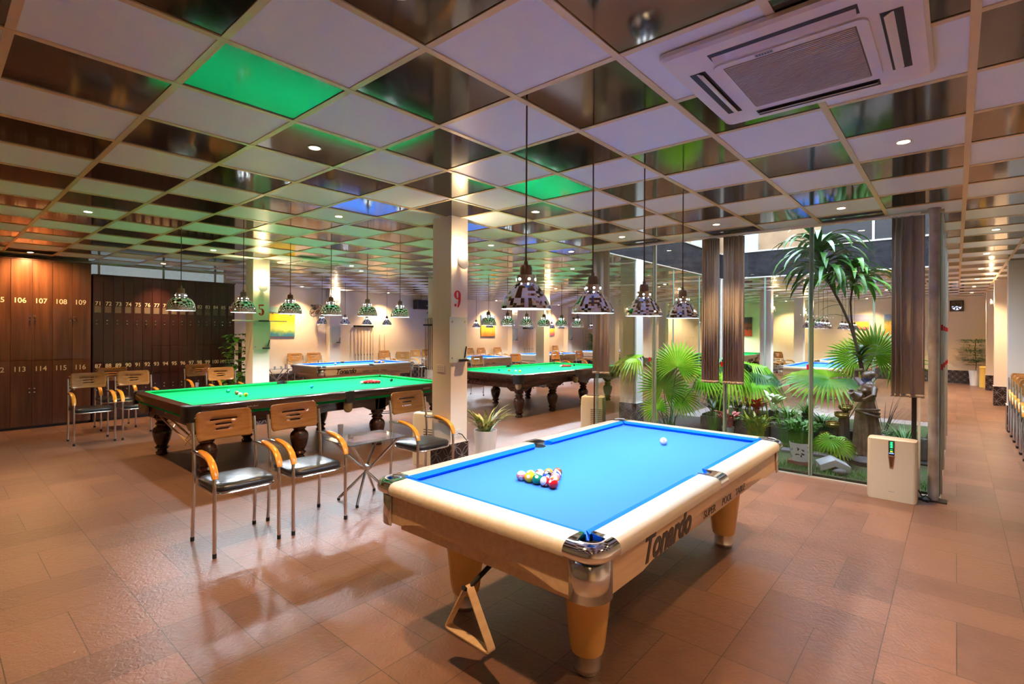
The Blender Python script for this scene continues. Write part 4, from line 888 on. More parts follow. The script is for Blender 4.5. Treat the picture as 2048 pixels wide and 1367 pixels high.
def rack(x, y0, y1, z, n, label, where, zb=.30):
    t = thing('cue_rack', (0, 0, 0), 0, label, 'cue rack')
    MB().box(x, x + .05, y0 - .04, y1 + .04, z - .03, z + .03).build('clip_rail', 'black', t, False, bevel=.008)
    m = MB()
    for k in range(n): m.lathe([(.020, -.02), (.02, .02)], (x + .065, y0 + (y1 - y0)*k/(n - 1), z), 10)
    m.build('clips', 'blackr', t)
    MB().box(x, x + .09, y0 - .04, y1 + .04, zb - .03, zb).build('butt_rest', 'black', t, False)
    for k in range(n):
        y = y0 + (y1 - y0)*k/(n - 1)
        c = cue((x + .065, y, zb), (x + .065, y, zb + 1.46), 'upright wooden cue in the %s, %s' % (where, ['first', 'second', 'third', 'fourth', 'fifth', 'sixth', 'seventh', 'eighth'][k] + ' from the left'))
rack(WL, 8.98, 9.62, 1.78, 7, 'black clip rack of cues on the long wall, nearest', 'nearest wall rack', .32)
for k, (y, d) in enumerate(((9.9, 'left'), (10.08, 'right'))): cue((WL + .12, y, .02), (WL + .03, y, 1.5), 'lone dark cue leaning on the long wall right of the nearest rack, %s of two' % d, group='cues leaning on the long wall')
cue((WL + .16, 7.72, .02), (WL + .03, 7.68, 1.83), 'single cue leaning on the long wall beneath the nearest fan')
rack(WL, 17.35, 17.95, 1.78, 6, 'second black clip rack of cues on the long wall, right of the red 3', 'second wall rack', .32)
for k, (y, d) in enumerate(((22.0, 'left'), (22.25, 'right'))): cue((WL + .2, y, .02), (WL + .03, y + .05, 1.75), 'distant cue leaning on the long wall right of the red 4, %s of two' % d, group='distant leaning cues')
t = thing('cue_rack', (0, 0, 0), 0, 'black column mounted cue rack just left of the column marked 9', 'cue rack')
MB().box(-9.44, -9.13, 7.70, 7.84, 1.76, 1.80).build('clip_rail', 'black', t, False); MB().box(-9.44, -9.13, 7.70, 7.84, .02, .06).build('butt_rest', 'black', t, False)
for k in range(5): cue((-9.41 + .06*k, 7.745, .06), (-9.41 + .06*k, 7.745, 1.95), 'dark upright cue in the column rack left of the 9, %s from the left' % ('first', 'second', 'third', 'fourth', 'fifth')[k], group='cues in the column rack', dark=True)
for k in range(2): MB().tube([(-9.35 + .12*k, 7.80, .06), (-9.35 + .12*k, 7.80, 1.76)], .01, 8).build('post', 'black', t)
# horizontal cue across the column marked 5
t = thing('wall_cue_rest', (0, 0, 0), 0, 'short two tone cue extension resting level across the column marked 5', 'cue')
MB().tube([(-9.09, 3.38, 1.80), (-9.09, 3.80, 1.80)], .012, 8).build('pale_section', 'board', t); MB().tube([(-9.09, 3.80, 1.80), (-9.09, 3.98, 1.80)], .013, 8).build('dark_grip', 'black', t); MB().tube([(-9.09, 3.98, 1.80), (-9.09, 4.30, 1.80)], .010, 8).build('thin_section', 'board', t)
# ------------------------------------------------------------------ bins and purifiers on the floor
def bin_(x, y, rz, label, h=.64):
    t = thing('litter_bin', (x, y, 0), rz, label, 'bin', 'ivory floor units')
    MB().loft([[(a, b, 0) for a, b in rrect(.36, .22, .03)], [(a, b, h*.88) for a, b in rrect(.36, .22, .03)], [(a*.97, b*.9, h*.97) for a, b in rrect(.36, .22, .03)], [(a*.8, b*.6, h) for a, b in rrect(.36, .22, .03)]]).build('body', 'purif', t, True, 40)
    MB().box(-.10, .10, -.05, .02, h - .004, h + .003).build('top_opening', 'dark', t, False)
    MB().box(-.182, -.178, -.08, .08, .05, h*.86).build('side_panel', 'white', t, False)
    m = MB()
    for z in (h*.72, h*.5): m.box(-.186, -.181, -.05, .05, z, z + .03)
    m.build('handle_slots', 'dark', t, False)
    m = MB()
    for k in range(9): m.box(-.02, .15, -.1125, -.1105, h*.3 + k*.03, h*.3 + k*.03 + .008)
    m.build('printed_notice', 'ink', t, False)
    return t
bn = bin_(-4.31, 6.93, .35, 'ivory floor unit with slotted side standing at the left corner of the garden glass')
dup(bn, (-4.95, 4.14, 0), .4, 'ivory floor unit half hidden behind the column marked 9')
t = thing('air_purifier', (-.475, 6.335, 0), 0, 'ivory air purifier with green level lights, by the steel pipe', 'air purifier')
B = lambda z, s=1, y=0: [(a*s, b + y, z) for a, b in rrect(.40, .20, .035)]
MB().loft([B(0, .96), B(.02), B(.30, 1.0), B(.575, .99), B(.592, .97), [(a*.9, b*.8, .598) for a, b in rrect(.40, .20, .03)]]).build('body', 'purif', t, True, 40)
MB().extr([(-.024, 0), (.024, 0), (.024, .14), (-.024, .14)], (0, -.1005, .445), (1, 0, 0), (0, 0, 1), (0, -.002, 0)).build('display_strip', 'black', t, False)
MB().extr([(-.028, .13), (.028, .13), (.014, 0), (-.014, 0)], (0, -.1005, .315), (1, 0, 0), (0, 0, 1), (0, -.002, 0)).build('tapered_inlay', 'satin', t, False)
MB().extr([(-.02, .10), (.02, .10), (.009, .0), (-.009, .0)], (0, -.103, .33), (1, 0, 0), (0, 0, 1), (0, -.002, 0)).build('dark_inlay', 'walnut', t, False)
m = MB(); m.box(-.0025, .0025, -.1042, -.1028, .515, .575)
for k in range(6): m.box(-.013, .013, -.1042, -.1028, .517 + .011*k, .519 + .011*k)
m.box(-.010, .010, -.1042, -.1028, .497, .500); m.build('green_lights', 'led', t, False)
MB().box(-.010, .010, -.1042, -.1028, .476, .485).build('yellow_light', 'ledy', t, False); MB().box(-.018, .018, -.1042, -.1028, .460, .468).build('blue_light', 'ledb', t, False)
MB().box(-.025, .025, -.1015, -.100, .085, .089).build('badge', 'grey', t, False)
m = MB(); m.tube([(-.28, 6.46, .10), (-.25, 6.46, .04), (-.24, 6.40, .012), (-.20, 6.37, .012), (-.18, 6.42, .03), (-.22, 6.47, .05), (-.26, 6.44, .02), (-.21, 6.36, .02)], .006, 6)
m.build('power_cord', 'blackr', t).location = (.475, -6.335, 0)
# ------------------------------------------------------------------ glazed garden court
t = tag(MB().lathe([(.043, 0), (.043, CZ - .01), (.052, CZ - .01), (.052, CZ)], (-.165, 6.52, 0), 24).build('trim_60', 'pipe'), 'galvanised steel pipe standing at the corner of the garden glass', 'pipe', None, 'structure')
MB().box(-.29, -.06, 6.45, 6.59, 0, .012).build('foot_plate', 'black', t, False)
wi = 2
def pane(name, x0, x1, y0, y1, z0, z1, label, edges=True):
    global wi
    o = struct('window_%d' % wi, MB().quad((x0, y0, z0), (x1, y1, z0), (x1, y1, z1), (x0, y0, z1)), 'glass', label, 'glass pane'); wi += 1
    if edges:
        d = Vector((x1 - x0, y1 - y0, 0)).normalized()*.006; n_ = Vector((-d.y, d.x, 0))*.9
        m = MB()
        for c in (Vector((x0, y0, 0)) + d, Vector((x1, y1, 0)) - d):
            m.loft([[c - d - n_ + Vector((0, 0, z)), c + d - n_ + Vector((0, 0, z)), c + d + n_ + Vector((0, 0, z)), c - d + n_ + Vector((0, 0, z))] for z in (z0, z1)])
        m.build('polished_edge', 'gedge', o, False)
    return o
xs = [AX0, -3.16, -2.21, -1.25, AX1]
for i in range(4):
    pane('', xs[i] + .004, xs[i+1] - .004, AY0 + (.03 if i % 2 else 0), AY0 + (.03 if i % 2 else 0), .012, CZ - .02, 'tall front glass pane of the garden court, %s from the left' % ('first', 'second', 'third', 'fourth')[i])
ysd = [AY0 + .05, 8.0, 9.4, 10.7, AY1]
for i in range(4):
    pane('', AX1, AX1, ysd[i] + .005, ysd[i+1] - .005, .012, CZ - .02, 'corridor side glass pane of the garden court, %s' % ('nearest', 'second', 'third', 'furthest')[i])
    pane('', AX0, AX0, ysd[i] + .005, ysd[i+1] - .005, .012, CZ - .02, 'left side glass pane of the garden court, %s' % ('nearest', 'second', 'third', 'furthest')[i])
xs2 = [AX0, -3.15, -2.30, -1.20, AX1]
for i in range(4): pane('', xs2[i] + .005, xs2[i+1] - .005, AY1, AY1, .012, CZ, 'far glass pane of the garden court, %s' % ('first', 'second', 'third', 'fourth')[i])
m = MB(); m.box(AX0 - .02, AX1 + .03, AY0 - .02, AY0 + .05, CZ - .025, CZ + .0)
m.box(AX1 - .02, AX1 + .02, AY0, AY1, CZ - .02, CZ).box(AX0 - .02, AX0 + .02, AY0, AY1, CZ - .02, CZ).box(AX0, AX1, AY1 - .02, AY1 + .02, CZ - .025, CZ)
m.box(AX0, AX1, AY0 - .01, AY0 + .04, 0, .012).box(AX1 - .01, AX1 + .01, AY0, AY1, 0, .012).box(AX0 - .01, AX0 + .01, AY0, AY1, 0, .012).box(AX0, AX1, AY1 - .01, AY1 + .01, 0, .012)
struct('trim_61', m, 'alu', 'thin metal head and sill channels around the garden glass', 'channel')
for i, (x, w) in enumerate(((-3.16, .018), (-2.21, .022), (-1.25, .022))):
    struct('trim_%d' % (62 + i), MB().box(x - w*.8, x + w*.8, AY0 + .034, AY0 + .07, .012, CZ - .02), 'gedge' if i != 0 else 'alu', 'slender upright glass fin on the garden front, %s' % ('left', 'middle', 'right')[i], 'fin')
for i, (x, y, z) in enumerate(((-3.21, AY0 - .003, 1.262), (-2.235, AY0 - .003, 1.24), (-1.275, AY0 - .003, 1.25))):
    tag(MB().box(x - .012, x + .012, y - .001, y, z - .03, z + .03).build('warning_sticker', 'red', None, False), 'small red warning sticker on the garden front glass, %s' % ('left', 'middle', 'right')[i], 'sticker')
for i, y in enumerate((6.78, 8.0, 9.4, 10.7)):
    struct('trim_%d' % (70 + i), MB().box(AX1 - .02, AX1 + .02, y + .002, y + .014, .012, CZ - .02), 'alu', 'slender glass door edge on the corridor side of the garden, %s' % ('nearest', 'second', 'third', 'furthest')[i], 'door edge')
    for k, z in enumerate((1.70, 1.30 - .035*i)):
        tag(MB().box(AX1 - .021, AX1 + .021, y, y + .002, z - .03, z + .03).build('warning_sticker', 'red', None, False), 'red warning sticker on the corridor side glass, %s row, %s from the pipe' % (('upper', 'lower')[k], ('first', 'second', 'third', 'fourth')[i]), 'sticker')
# roller tube and vertical blinds along the front
tag(MB().tube([(AX0 - .02, 6.50, CZ - .035), (-.27, 6.50, CZ - .035)], .018, 12).build('blind_rail', 'white'), 'white rail under the ceiling carrying the vertical blinds', 'blind rail')
def blind(x0, x1, n, label, zb=1.02, broad=()):
    t = thing('vertical_blind', (0, 0, 0), 0, label, 'blind', 'taupe vertical blinds on the garden front')
    for k in range(n):
        x = x0 + (x1 - x0)*(k + .5)/n; wide = k in broad
        a = radians(R.uniform(58, 76) if not wide else 8); w = .05 if not wide else .045
        m = MB(); m.loft([[(x + cos(a)*s*w + .004*sin(3*s), 6.50 + sin(a)*s*w + .008*(1 - s*s), z) for s in (-1, -.5, 0, .5, 1)] for z in (zb, (zb + CZ)/2, CZ - .055)], False, False)
        o = m.build('slat', 'blind', t); so = o.modifiers.new('t', 'SOLIDIFY'); so.thickness = .0015
        m = MB(); m.loft([[(x + cos(a)*s*w + .004*sin(3*s), 6.498 + sin(a)*s*w + .008*(1 - s*s), z) for s in (-1, -.5, 0, .5, 1)] for z in (zb - .002, zb + .03)], False, False); so = m.build('hem_weight', 'blind', t).modifiers.new('t', 'SOLIDIFY'); so.thickness = .006
    MB().tube([(x1 + .01, 6.48, CZ - .05), (x1 + .012, 6.47, 1.7), (x1 + .01, 6.48, 1.3)], .0015, 4).build('bead_chain', 'white', t)
blind(-4.04, -3.80, 4, 'gathered taupe vertical blind at the left end of the garden front', 1.03, (1, 3))
blind(-2.41, -2.25, 7, 'gathered taupe vertical blind left of the middle glass fin', 1.01, (0,))
blind(-2.165, -1.95, 7, 'gathered taupe vertical blind right of the middle glass fin', 1.01, (5,))
blind(-.50, -.26, 6, 'gathered taupe vertical blind next to the steel pipe', 1.0, (3, 5))
tag(MB().box(-.335, -.295, 6.50, 6.53, .015, 1.0).build('door_strip', 'black', None, False), 'black upright strip below the right hand blind', 'strip')
tag(MB().box(-.285, -.265, 6.50, 6.53, .015, 1.0).build('door_strip', 'white', None, False), 'white upright strip below the right hand blind', 'strip')
tag(MB().box(-4.072, -4.058, 6.555, 6.57, .015, 1.03).build('door_strip', 'oxblood', None, False), 'dark red upright strip below the left hand blind', 'strip')
# upper storey around the open court
FZ = 3.42; UZ = 6.2
m = MB(); e = .14
c2 = CZ + .015; m.box(AX0 - e, AX1 + e, AY1, AY1 + e, c2, FZ).box(AX0 - e, AX0, AY0 - e, AY1, c2, FZ).box(AX1, AX1 + e, AY0 - e, AY1, c2, FZ).box(AX0, AX1, AY0 - e, AY0, c2, FZ)
struct('trim_65', m, 'fascia', 'black rain streaked band around the top of the garden court', 'fascia')
m = MB(); m.box(AX0, AX1, AY1 - .02, AY1 + e, FZ, FZ + .03).box(AX0 - e, AX0 + .02, AY0, AY1, FZ, FZ + .03).box(AX1 - .02, AX1 + e, AY0, AY1, FZ, FZ + .03)
struct('trim_66', m, 'alu', 'metal coping above the black band', 'coping')
m = MB(); m.box(AX0 - e, -3.62, AY1 + .02, AY1 + e, FZ + .03, UZ).box(-3.30, -2.1, AY1 + .02, AY1 + e, FZ + .03, UZ).box(-3.62, -3.30, AY1 + .02, AY1 + e, 4.3, UZ)
struct('wall_upper_far', m, 'tan', 'ochre plaster wall of the upper storey across the court', 'wall')
struct('window_40', MB().box(-3.62, -3.30, AY1 + .05, AY1 + .07, FZ + .03, 4.3), 'win', 'pale blue upstairs window left of the ochre wall', 'window')
o = struct('window_41', MB().box(-2.1, AX1 + e, AY1 + .05, AY1 + .07, FZ + .03, UZ), 'dark', 'dark brown upstairs glazing above the black band', 'window')
MB().box(-1.24, -1.20, AY1 + .03, AY1 + .05, FZ + .03, UZ).build('mullion', 'alu', o, False)
m = MB(); m.box(AX0 - e, AX0 - .02, AY0, 10.3, FZ + .03, UZ).box(AX0 - e, AX0 - .02, 11.15, AY1, FZ + .03, UZ).box(AX0 - e, AX0 - .02, 10.3, 11.15, 4.4, UZ)
struct('wall_upper_left', m, 'tan', 'ochre upper wall at the left of the court', 'wall')
struct('window_42', MB().box(AX0 - .09, AX0 - .07, 10.3, 11.15, FZ + .03, 4.4), 'win', 'pale upstairs window in the left upper wall', 'window')
struct('wall_upper_right', MB().box(AX1 + .02, AX1 + e, AY0, AY1, FZ + .03, UZ), 'tan', 'ochre upper wall over the corridor', 'wall')
# ------------------------------------------------------------------ plants
def strap(m, b, az, L, w, e0, e1, seg=7, fold=.25, prof=None):
    p = Vector(b); rows = []; side = Vector((-sin(az), cos(az), 0))
    for i in range(seg + 1):
        t = i/seg; e = e0 + (e1 - e0)*t**1.15; d = Vector((cos(az)*cos(e), sin(az)*cos(e), sin(e))); up = side.cross(d)*-1
        wd = w*(prof(t) if prof else min(1, .35 + 2.2*t)*(1 - t**3)**.8)/2 + .0008
        rows.append((p + side*wd - up*wd*fold*-1, p.copy(), p - side*wd - up*wd*fold*-1)); p = p + d*(L/seg)
    vs = [v for r in rows for v in r]; fs = []
    for i in range(seg):
        k = 3*i; fs += [(k, k+1, k+4, k+3), (k+1, k+2, k+5, k+4)]
    m.add(vs, fs); return p
oval = lambda t: max(0, sin(pi*min(1, t*.93 + .04)))**.75*(1 - .35*t)
def fan(m, hub, nrm, up, rad, n=34, span=300, droop=.25, split=.55):
    # one pleated fan palm blade
    nrm = Vector(nrm).normalized(); up = (Vector(up) - nrm*Vector(up).dot(nrm)).normalized(); rt = up.cross(nrm)
    hub = Vector(hub); da = radians(span)/n
    for k in range(n):
        a = -radians(span)/2 + da*(k + .5); r = rad*(.82 + .18*cos(a))*R.uniform(.93, 1.05)
        D = lambda an: up*cos(an) + rt*sin(an)
        q1 = hub + D(a - da/2)*r*split - nrm*.0; q2 = hub + D(a + da/2)*r*split; mid = hub + D(a)*r*split + nrm*.02*rad/.5
        m1 = hub + D(a - da*.30)*r*.8 + Vector((0, 0, -droop*.25*rad)); m2 = hub + D(a + da*.30)*r*.8 + Vector((0, 0, -droop*.25*rad)); mm = hub + D(a)*r*.8 + nrm*.012 + Vector((0, 0, -droop*.25*rad))
        tip = hub + D(a)*r*1.05 + Vector((0, 0, -droop*rad*R.uniform(.5, 1)))
        m.add([hub, q1, mid, q2, m1, mm, m2, tip], [(0, 1, 2), (0, 2, 3), (1, 4, 5, 2), (2, 5, 6, 3), (4, 7, 5), (5, 7, 6)])
def plant(name, loc, label, cat='plant', group=None): return thing(name, loc, 0, label, cat, group)
def pot_(t, r, h, m, soil=True):
    p = MB().lathe([(r*.78, 0), (r, h), (r*.93, h), (r*.88, h*.9), (.001, h*.9)], n=28, cap=False).lathe([(.001, 0), (r*.78, 0)], n=28, cap=False).build('pot', m, t, True, 30)
    if soil: MB().lathe([(.001, h*.92), (r*.9, h*.92)], n=20, cap=False).build('soil', 'soil', p, False)
    return p
# fan palm at the left of the court
t = plant('fan_palm', (-3.42, 7.72, 0), 'bright green fan palm spreading big pleated leaves at the left of the garden')
view = Vector((.62, -.76, .25))
for hub, nn, up, r, n, sp_, dr in (((.10, .08, 1.10), (.45, -.80, .55), (.1, .3, 1), .50, 36, 290, .12), ((-.10, .02, .75), (.55, -.80, .1), (0, .1, 1), .50, 40, 320, .10), ((-.55, .0, 1.20), (.1, -.3, 1), (-1, -.4, .1), .42, 26, 240, .75), ((.05, .2, .62), (.5, -.6, .5), (.6, .3, .4), .40, 30, 280, .3), ((-.15, -.1, .42), (.4, -.8, .5), (-.5, 0, .6), .30, 26, 300, .3), ((.35, .45, .95), (.3, -.5, .8), (.7, .5, .3), .42, 28, 280, .5)):
    m = MB(); fan(m, hub, nn, up, r, n, sp_, dr); f = m.build('frond', 'palm', t, False)
    MB().tube([(0, 0, .02), (hub[0]*.4, hub[1]*.4, hub[2]*.55), hub], [.008, .006, .004], 6).build('leaf_stalk', 'leafd', f)
m = MB()
for k in range(16): strap(m, (R.uniform(-.1, .1), R.uniform(-.1, .1), .02), R.uniform(0, 6.3), R.uniform(.25, .5), .02, 1.4, .6)
m.build('basal_shoots', 'leafd', t, False)
t = plant('fan_palm', (-2.72, 8.75, .33), 'fan palm with drooping shiny leaves behind the middle blinds')
for k, a in enumerate((-.25, .35, 1.1, 2.0, 2.9, 3.5, 4.6)):
    hub = (.28*cos(a), .28*sin(a), .58 + .1*(k % 3) + (.12 if k == 6 else 0)); m = MB(); fan(m, hub, (.35*cos(a), .35*sin(a) - .3, .8), (cos(a), sin(a), -.15), .50, 30, 250, .9)
    f = m.build('frond', 'leafd' if k % 2 else 'palm', t, False); MB().tube([(0, 0, 0), (hub[0]*.6, hub[1]*.6, .3), hub], .006, 6).build('leaf_stalk', 'leafd', f)
t = plant('fan_palm', (-1.20, 8.75, .33), 'fan palm whose broad flat leaf spreads beside the statue')
for hub, nn, up, r, n, sp_, dr in (((-.12, -.55, .68), (.12, -.30, .95), (-.6, -.5, .05), .66, 46, 330, .30), ((.36, -.2, 1.02), (.45, -.85, .25), (.2, 0, 1), .46, 40, 320, .12), ((.52, .1, .90), (.3, -.9, .2), (.7, 0, .7), .44, 34, 300, .2), ((.1, .1, .95), (.3, -.8, .4), (-.8, 0, .6), .40, 32, 290, .25)):
    m = MB(); fan(m, hub, nn, up, r, n, sp_, dr); f = m.build('frond', 'palm', t, False)
    MB().tube([(0, 0, 0), (hub[0]*.5, hub[1]*.4, hub[2]*.6), hub], .007, 6).build('leaf_stalk', 'leafd', f)
# tall dracaena
t = plant('dracaena_tree', (-.86, 8.06, .12), 'tall dracaena tree with two drooping leaf crowns rising above the statue', 'tree')
ox = Vector((-.86, 8.06, .12)); W_ = lambda x, y, z: Vector((x, y, z)) - ox
MB().tube([W_(-.86, 8.06, .12), W_(-.88, 8.03, .7), W_(-.92, 8, 1.19), W_(-1.0, 8, 1.55), W_(-1.055, 8, 1.74), W_(-1.15, 8, 2.0), W_(-1.27, 8, 2.26), W_(-1.36, 8, 2.45), W_(-1.42, 8, 2.75)], [.036, .028, .021, .018, .016, .016, .015, .015, .012], 10).build('trunk', 'trunk', t)
MB().tube([W_(-.93, 8.02, 1.1), W_(-.98, 8.04, 1.45), W_(-1.045, 8.05, 1.81), W_(-1.06, 8.05, 2.05), W_(-1.03, 8.05, 2.28), W_(-1.01, 8.05, 2.4)], [.013, .012, .011, .011, .013, .011], 8).build('trunk', 'trunk', t)
m = MB()
for k in range(88):
    z = R.uniform(0, 1); b = W_(-1.31 - .12*z, 8, 2.30 + .55*z); strap(m, b, R.uniform(0, 6.28), R.uniform(.55, .88), R.uniform(.06, .09), R.uniform(-.1, 1.0) + .2*z, R.uniform(-1.9, -1.1) + .3*z, 8, .3)
m.build('leaf_crown', 'leafd', t, True, 60); m = MB()
for k in range(42):
    z = R.uniform(0, 1); b = W_(-1.03, 8.05, 2.26 + .18*z); strap(m, b, R.uniform(0, 6.28), R.uniform(.42, .66), R.uniform(.06, .085), R.uniform(.1, 1.1), R.uniform(-1.7, -.8), 8, .3)
m.build('leaf_crown', 'leaf', t, True, 60); m = MB()
for b, az, L, e0, e1 in ((W_(-1.2, 8, 2.05), 3.6, .5, .2, -1.4), (W_(-1.1, 8, 1.85), 3.9, .55, .3, -1.3), (W_(-1.09, 8.03, 2.0), 3.2, .35, .2, -.9), (W_(-.97, 8, 1.4), 3.5, .4, .4, -1.2), (W_(-.95, 8, 1.3), .2, .4, .6, -.9), (W_(-.96, 8, 1.35), 5.5, .42, .9, -.6)): strap(m, b, az, L, .055, e0, e1)
for k in range(16): strap(m, W_(-.93, 8.0, 1.22 + .2*R.random()), R.uniform(0, 6.28), R.uniform(.2, .36), .045, R.uniform(.3, 1.2), R.uniform(-1, 0))
m.build('lower_leaves', 'leafd', t, True, 60)
# smaller garden plants: tuft of straps or ovals
def tuft(name, loc, label, n, L, w, m_, e0=(.7, 1.4), e1=(-.6, .5), prof=None, spread=.04, pot=None, stems=0, fold=.25, flowers=0):
    t = plant(name, loc, label); m = MB(); h = 0
    if pot: pot_(t, pot[0], pot[1], pot[2]); h = pot[1]*.9
    for k in range(n):
        a = R.uniform(0, 6.28); r = spread*sqrt(R.random()); b = (r*cos(a), r*sin(a), h)
        if stems:
            hh = stems*R.uniform(.5, 1); tp = (b[0] + .25*hh*cos(a), b[1] + .25*hh*sin(a), h + hh); m.tube([b, ((b[0] + tp[0])/2, (b[1] + tp[1])/2, h + hh*.55), tp], .0022, 3, False); b = tp
        strap(m, b, a + R.uniform(-.6, .6), R.uniform(L[0], L[1]), R.uniform(w[0], w[1]), R.uniform(*e0), R.uniform(*e1), 5, fold, prof)
    m.build('foliage', m_, t, True, 60)
    if flowers:
        f = MB()
        for k in range(flowers):
            a = R.uniform(0, 6.28); r = R.uniform(.02, .15); z = h + R.uniform(.5, 1)*(stems or L[1])
            for j in range(5): strap(f, (r*cos(a), r*sin(a), z), j*1.257 + a, .02, .018, .5, .1, 2, .1, oval)
        f.build('blossoms', 'petal', t, False)
    return t
BZ = .33
tuft('caladium', (-2.33, 8.42, BZ), 'red leaved caladium behind the pool table, left of the cream one', 38, (.10, .17), (.07, .11), 'redl', (.2, 1.1), (-.4, .5), oval, .06, None, .26)
tuft('caladium', (-2.62, 8.05, .05), 'pink leaved caladium in a white patterned pot behind the middle of the pool table', 44, (.09, .15), (.06, .10), 'pink', (.2, 1.1), (-.5, .4), oval, .06, (.09, .16, 'pot'), .20)
tuft('caladium', (-2.06, 8.35, BZ), 'cream leaved caladium in a dark pot on the mossy ledge', 22, (.12, .19), (.06, .085), 'cream', (.5, 1.3), (-.2, .6), oval, .04, (.07, .15, 'potd'), .20)
tuft('croton', (-2.20, 7.98, .05), 'yellow green croton bush behind the far rail of the pool table', 110, (.07, .14), (.02, .035), 'yel', (.3, 1.4), (-.3, .9), None, .09, None, .34)
tuft('grass_clump', (-2.82, 8.0, .05), 'upright pale grass clump right of the bright fan palm', 60, (.30, .46), (.005, .009), 'leaf', (1.25, 1.5), (.9, 1.4), None, .06)
tuft('leafy_shrub', (-1.43, 7.02, .05), 'leafy shrub in a white pot pierced with leaf shapes', 150, (.05, .09), (.03, .05), 'leaf', (.1, 1.3), (-.7, .5), oval, .10, None, .26).location.z = .09
t = COL.objects[-1] if False else [o for o in COL.objects if o.get('label', '').startswith('leafy shrub')][0]
p = pot_(t, .12, .22, 'pot'); m = MB()
for k in range(46):
    a = R.uniform(0, 6.28); z = R.uniform(.03, .19); r = .12*(.78 + .22*z/.22) + .0012; L_ = R.uniform(.010, .02); ang = R.uniform(0, 3)
    c_ = Vector((r*cos(a), r*sin(a), z)); u_ = Vector((-sin(a), cos(a), 0)); m.extr([(L_*cos(q), L_*.42*sin(q)) for q in [pi*2*j/8 for j in range(8)]], c_, u_*cos(ang) + Vector((0, 0, sin(ang))), u_*-sin(ang) + Vector((0, 0, cos(ang))), Vector((cos(a), sin(a), 0))*.001)
m.build('leaf_cutouts', 'dark', p, False)
t2 = [o for o in t.children if o.name.startswith('foliage')][0]; t2.location.z = .19
tag(MB().box(-.12, .12, -.08, .08, 0, .045).build('brick', 'terra', None, False, loc=(-1.43, 7.02, .045)), 'red hollow brick under the pierced white pot', 'brick')
tuft('fern', (-1.42, 8.35, BZ), 'arching green fern on the ledge left of the gold bowls', 60, (.22, .36), (.014, .024), 'leaf', (.5, 1.3), (-.9, .2), None, .05)
tuft('grass_clump', (-.47, 8.0, .22), 'green grass tuft behind the air purifier, right of the statue', 80, (.22, .40), (.006, .012), 'leaf', (.8, 1.5), (-.2, 1.1), None, .08)
tuft('fern', (-2.95, 7.35, .04), 'dark low fern in front of the bright fan palm', 40, (.16, .26), (.03, .05), 'leafd', (.3, 1.1), (-.6, .2), None, .05)
tuft('flowering_vinca', (-1.17, 7.78, .05), 'white and pink flowering vinca in front of the gold bowls', 100, (.04, .07), (.015, .025), 'leaf', (.2, 1.2), (-.3, .5), oval, .10, None, .20, flowers=26)
tuft('flowering_vinca', (-.72, 7.72, .10), 'white and pink flowering vinca just behind the air purifier', 80, (.04, .07), (.015, .025), 'leaf', (.2, 1.2), (-.3, .5), oval, .09, None, .34, flowers=24)
tuft('trailing_shrub', (-1.72, 7.9, .05), 'thin stemmed trailing shrub left of the middle glass fin', 70, (.04, .08), (.02, .035), 'leaf', (.2, 1.2), (-.6, .5), oval, .14, None, .52)
tuft('spider_plant', (-1.62, 8.35, BZ), 'spider plant hanging from a dark pot by the right glass fin', 50, (.18, .32), (.012, .018), 'leaf', (.6, 1.4), (-1.2, -.1), None, .04, (.07, .16, 'potd'))
t = plant('fan_palm', (-1.13, 7.30, .03), 'small bright fan palm seedling at the foot of the right glass fin')
for k in range(7):
    a = k*.9; hub = (.09*cos(a), .09*sin(a), .26 + .03*(k % 3)); m = MB(); fan(m, hub, (cos(a)*.5, sin(a)*.5 - .4, .6), (cos(a), sin(a), .4), .19, 18, 260, .25); f = m.build('frond', 'palm', t, False)
    MB().tube([(0, 0, 0), hub], .004, 5).build('leaf_stalk', 'leafd', f)
tuft('dry_twig_shrub', (-.72, 8.35, BZ), 'bare brown branching shrub behind the statue', 26, (.35, .6), (.008, .012), 'trunk', (.8, 1.3), (.5, 1.1), None, .06)
tuft('fern', (-1.95, 8.75, BZ), 'feathery green fern at the back of the ledge, behind the cream caladium', 60, (.22, .34), (.012, .02), 'leaf', (.6, 1.4), (-.9, .2), None, .06)
tuft('ivy', (-2.45, 8.16, .30), 'dark trailing ivy hanging over the ledge below the red caladium', 80, (.05, .08), (.04, .06), 'leafd', (.0, 1.0), (-1.2, .2), oval, .22, None, .08)
tuft('ivy', (-1.55, 8.14, .28), 'trailing ivy hanging over the ledge right of the middle glass fin', 90, (.05, .08), (.035, .055), 'leaf', (.0, 1.0), (-1.2, .2), oval, .24, None, .12)
tuft('palm_grass', (-2.95, 8.45, BZ), 'broad ribbed leaves at the back of the bright fan palm', 26, (.3, .45), (.05, .07), 'leafd', (.7, 1.4), (-.6, .4), None, .06)
tuft('low_fern', (-1.95, 7.45, .05), 'low green fern just past the far corner of the pool table', 50, (.12, .2), (.02, .03), 'leaf', (.3, 1.2), (-.6, .3), None, .08)
tuft('philodendron', (-2.55, 8.5, BZ), 'green philodendron leaves beneath the middle blinds', 40, (.10, .16), (.06, .09), 'leafd', (.1, 1.0), (-.7, .2), oval, .08, None, .22)
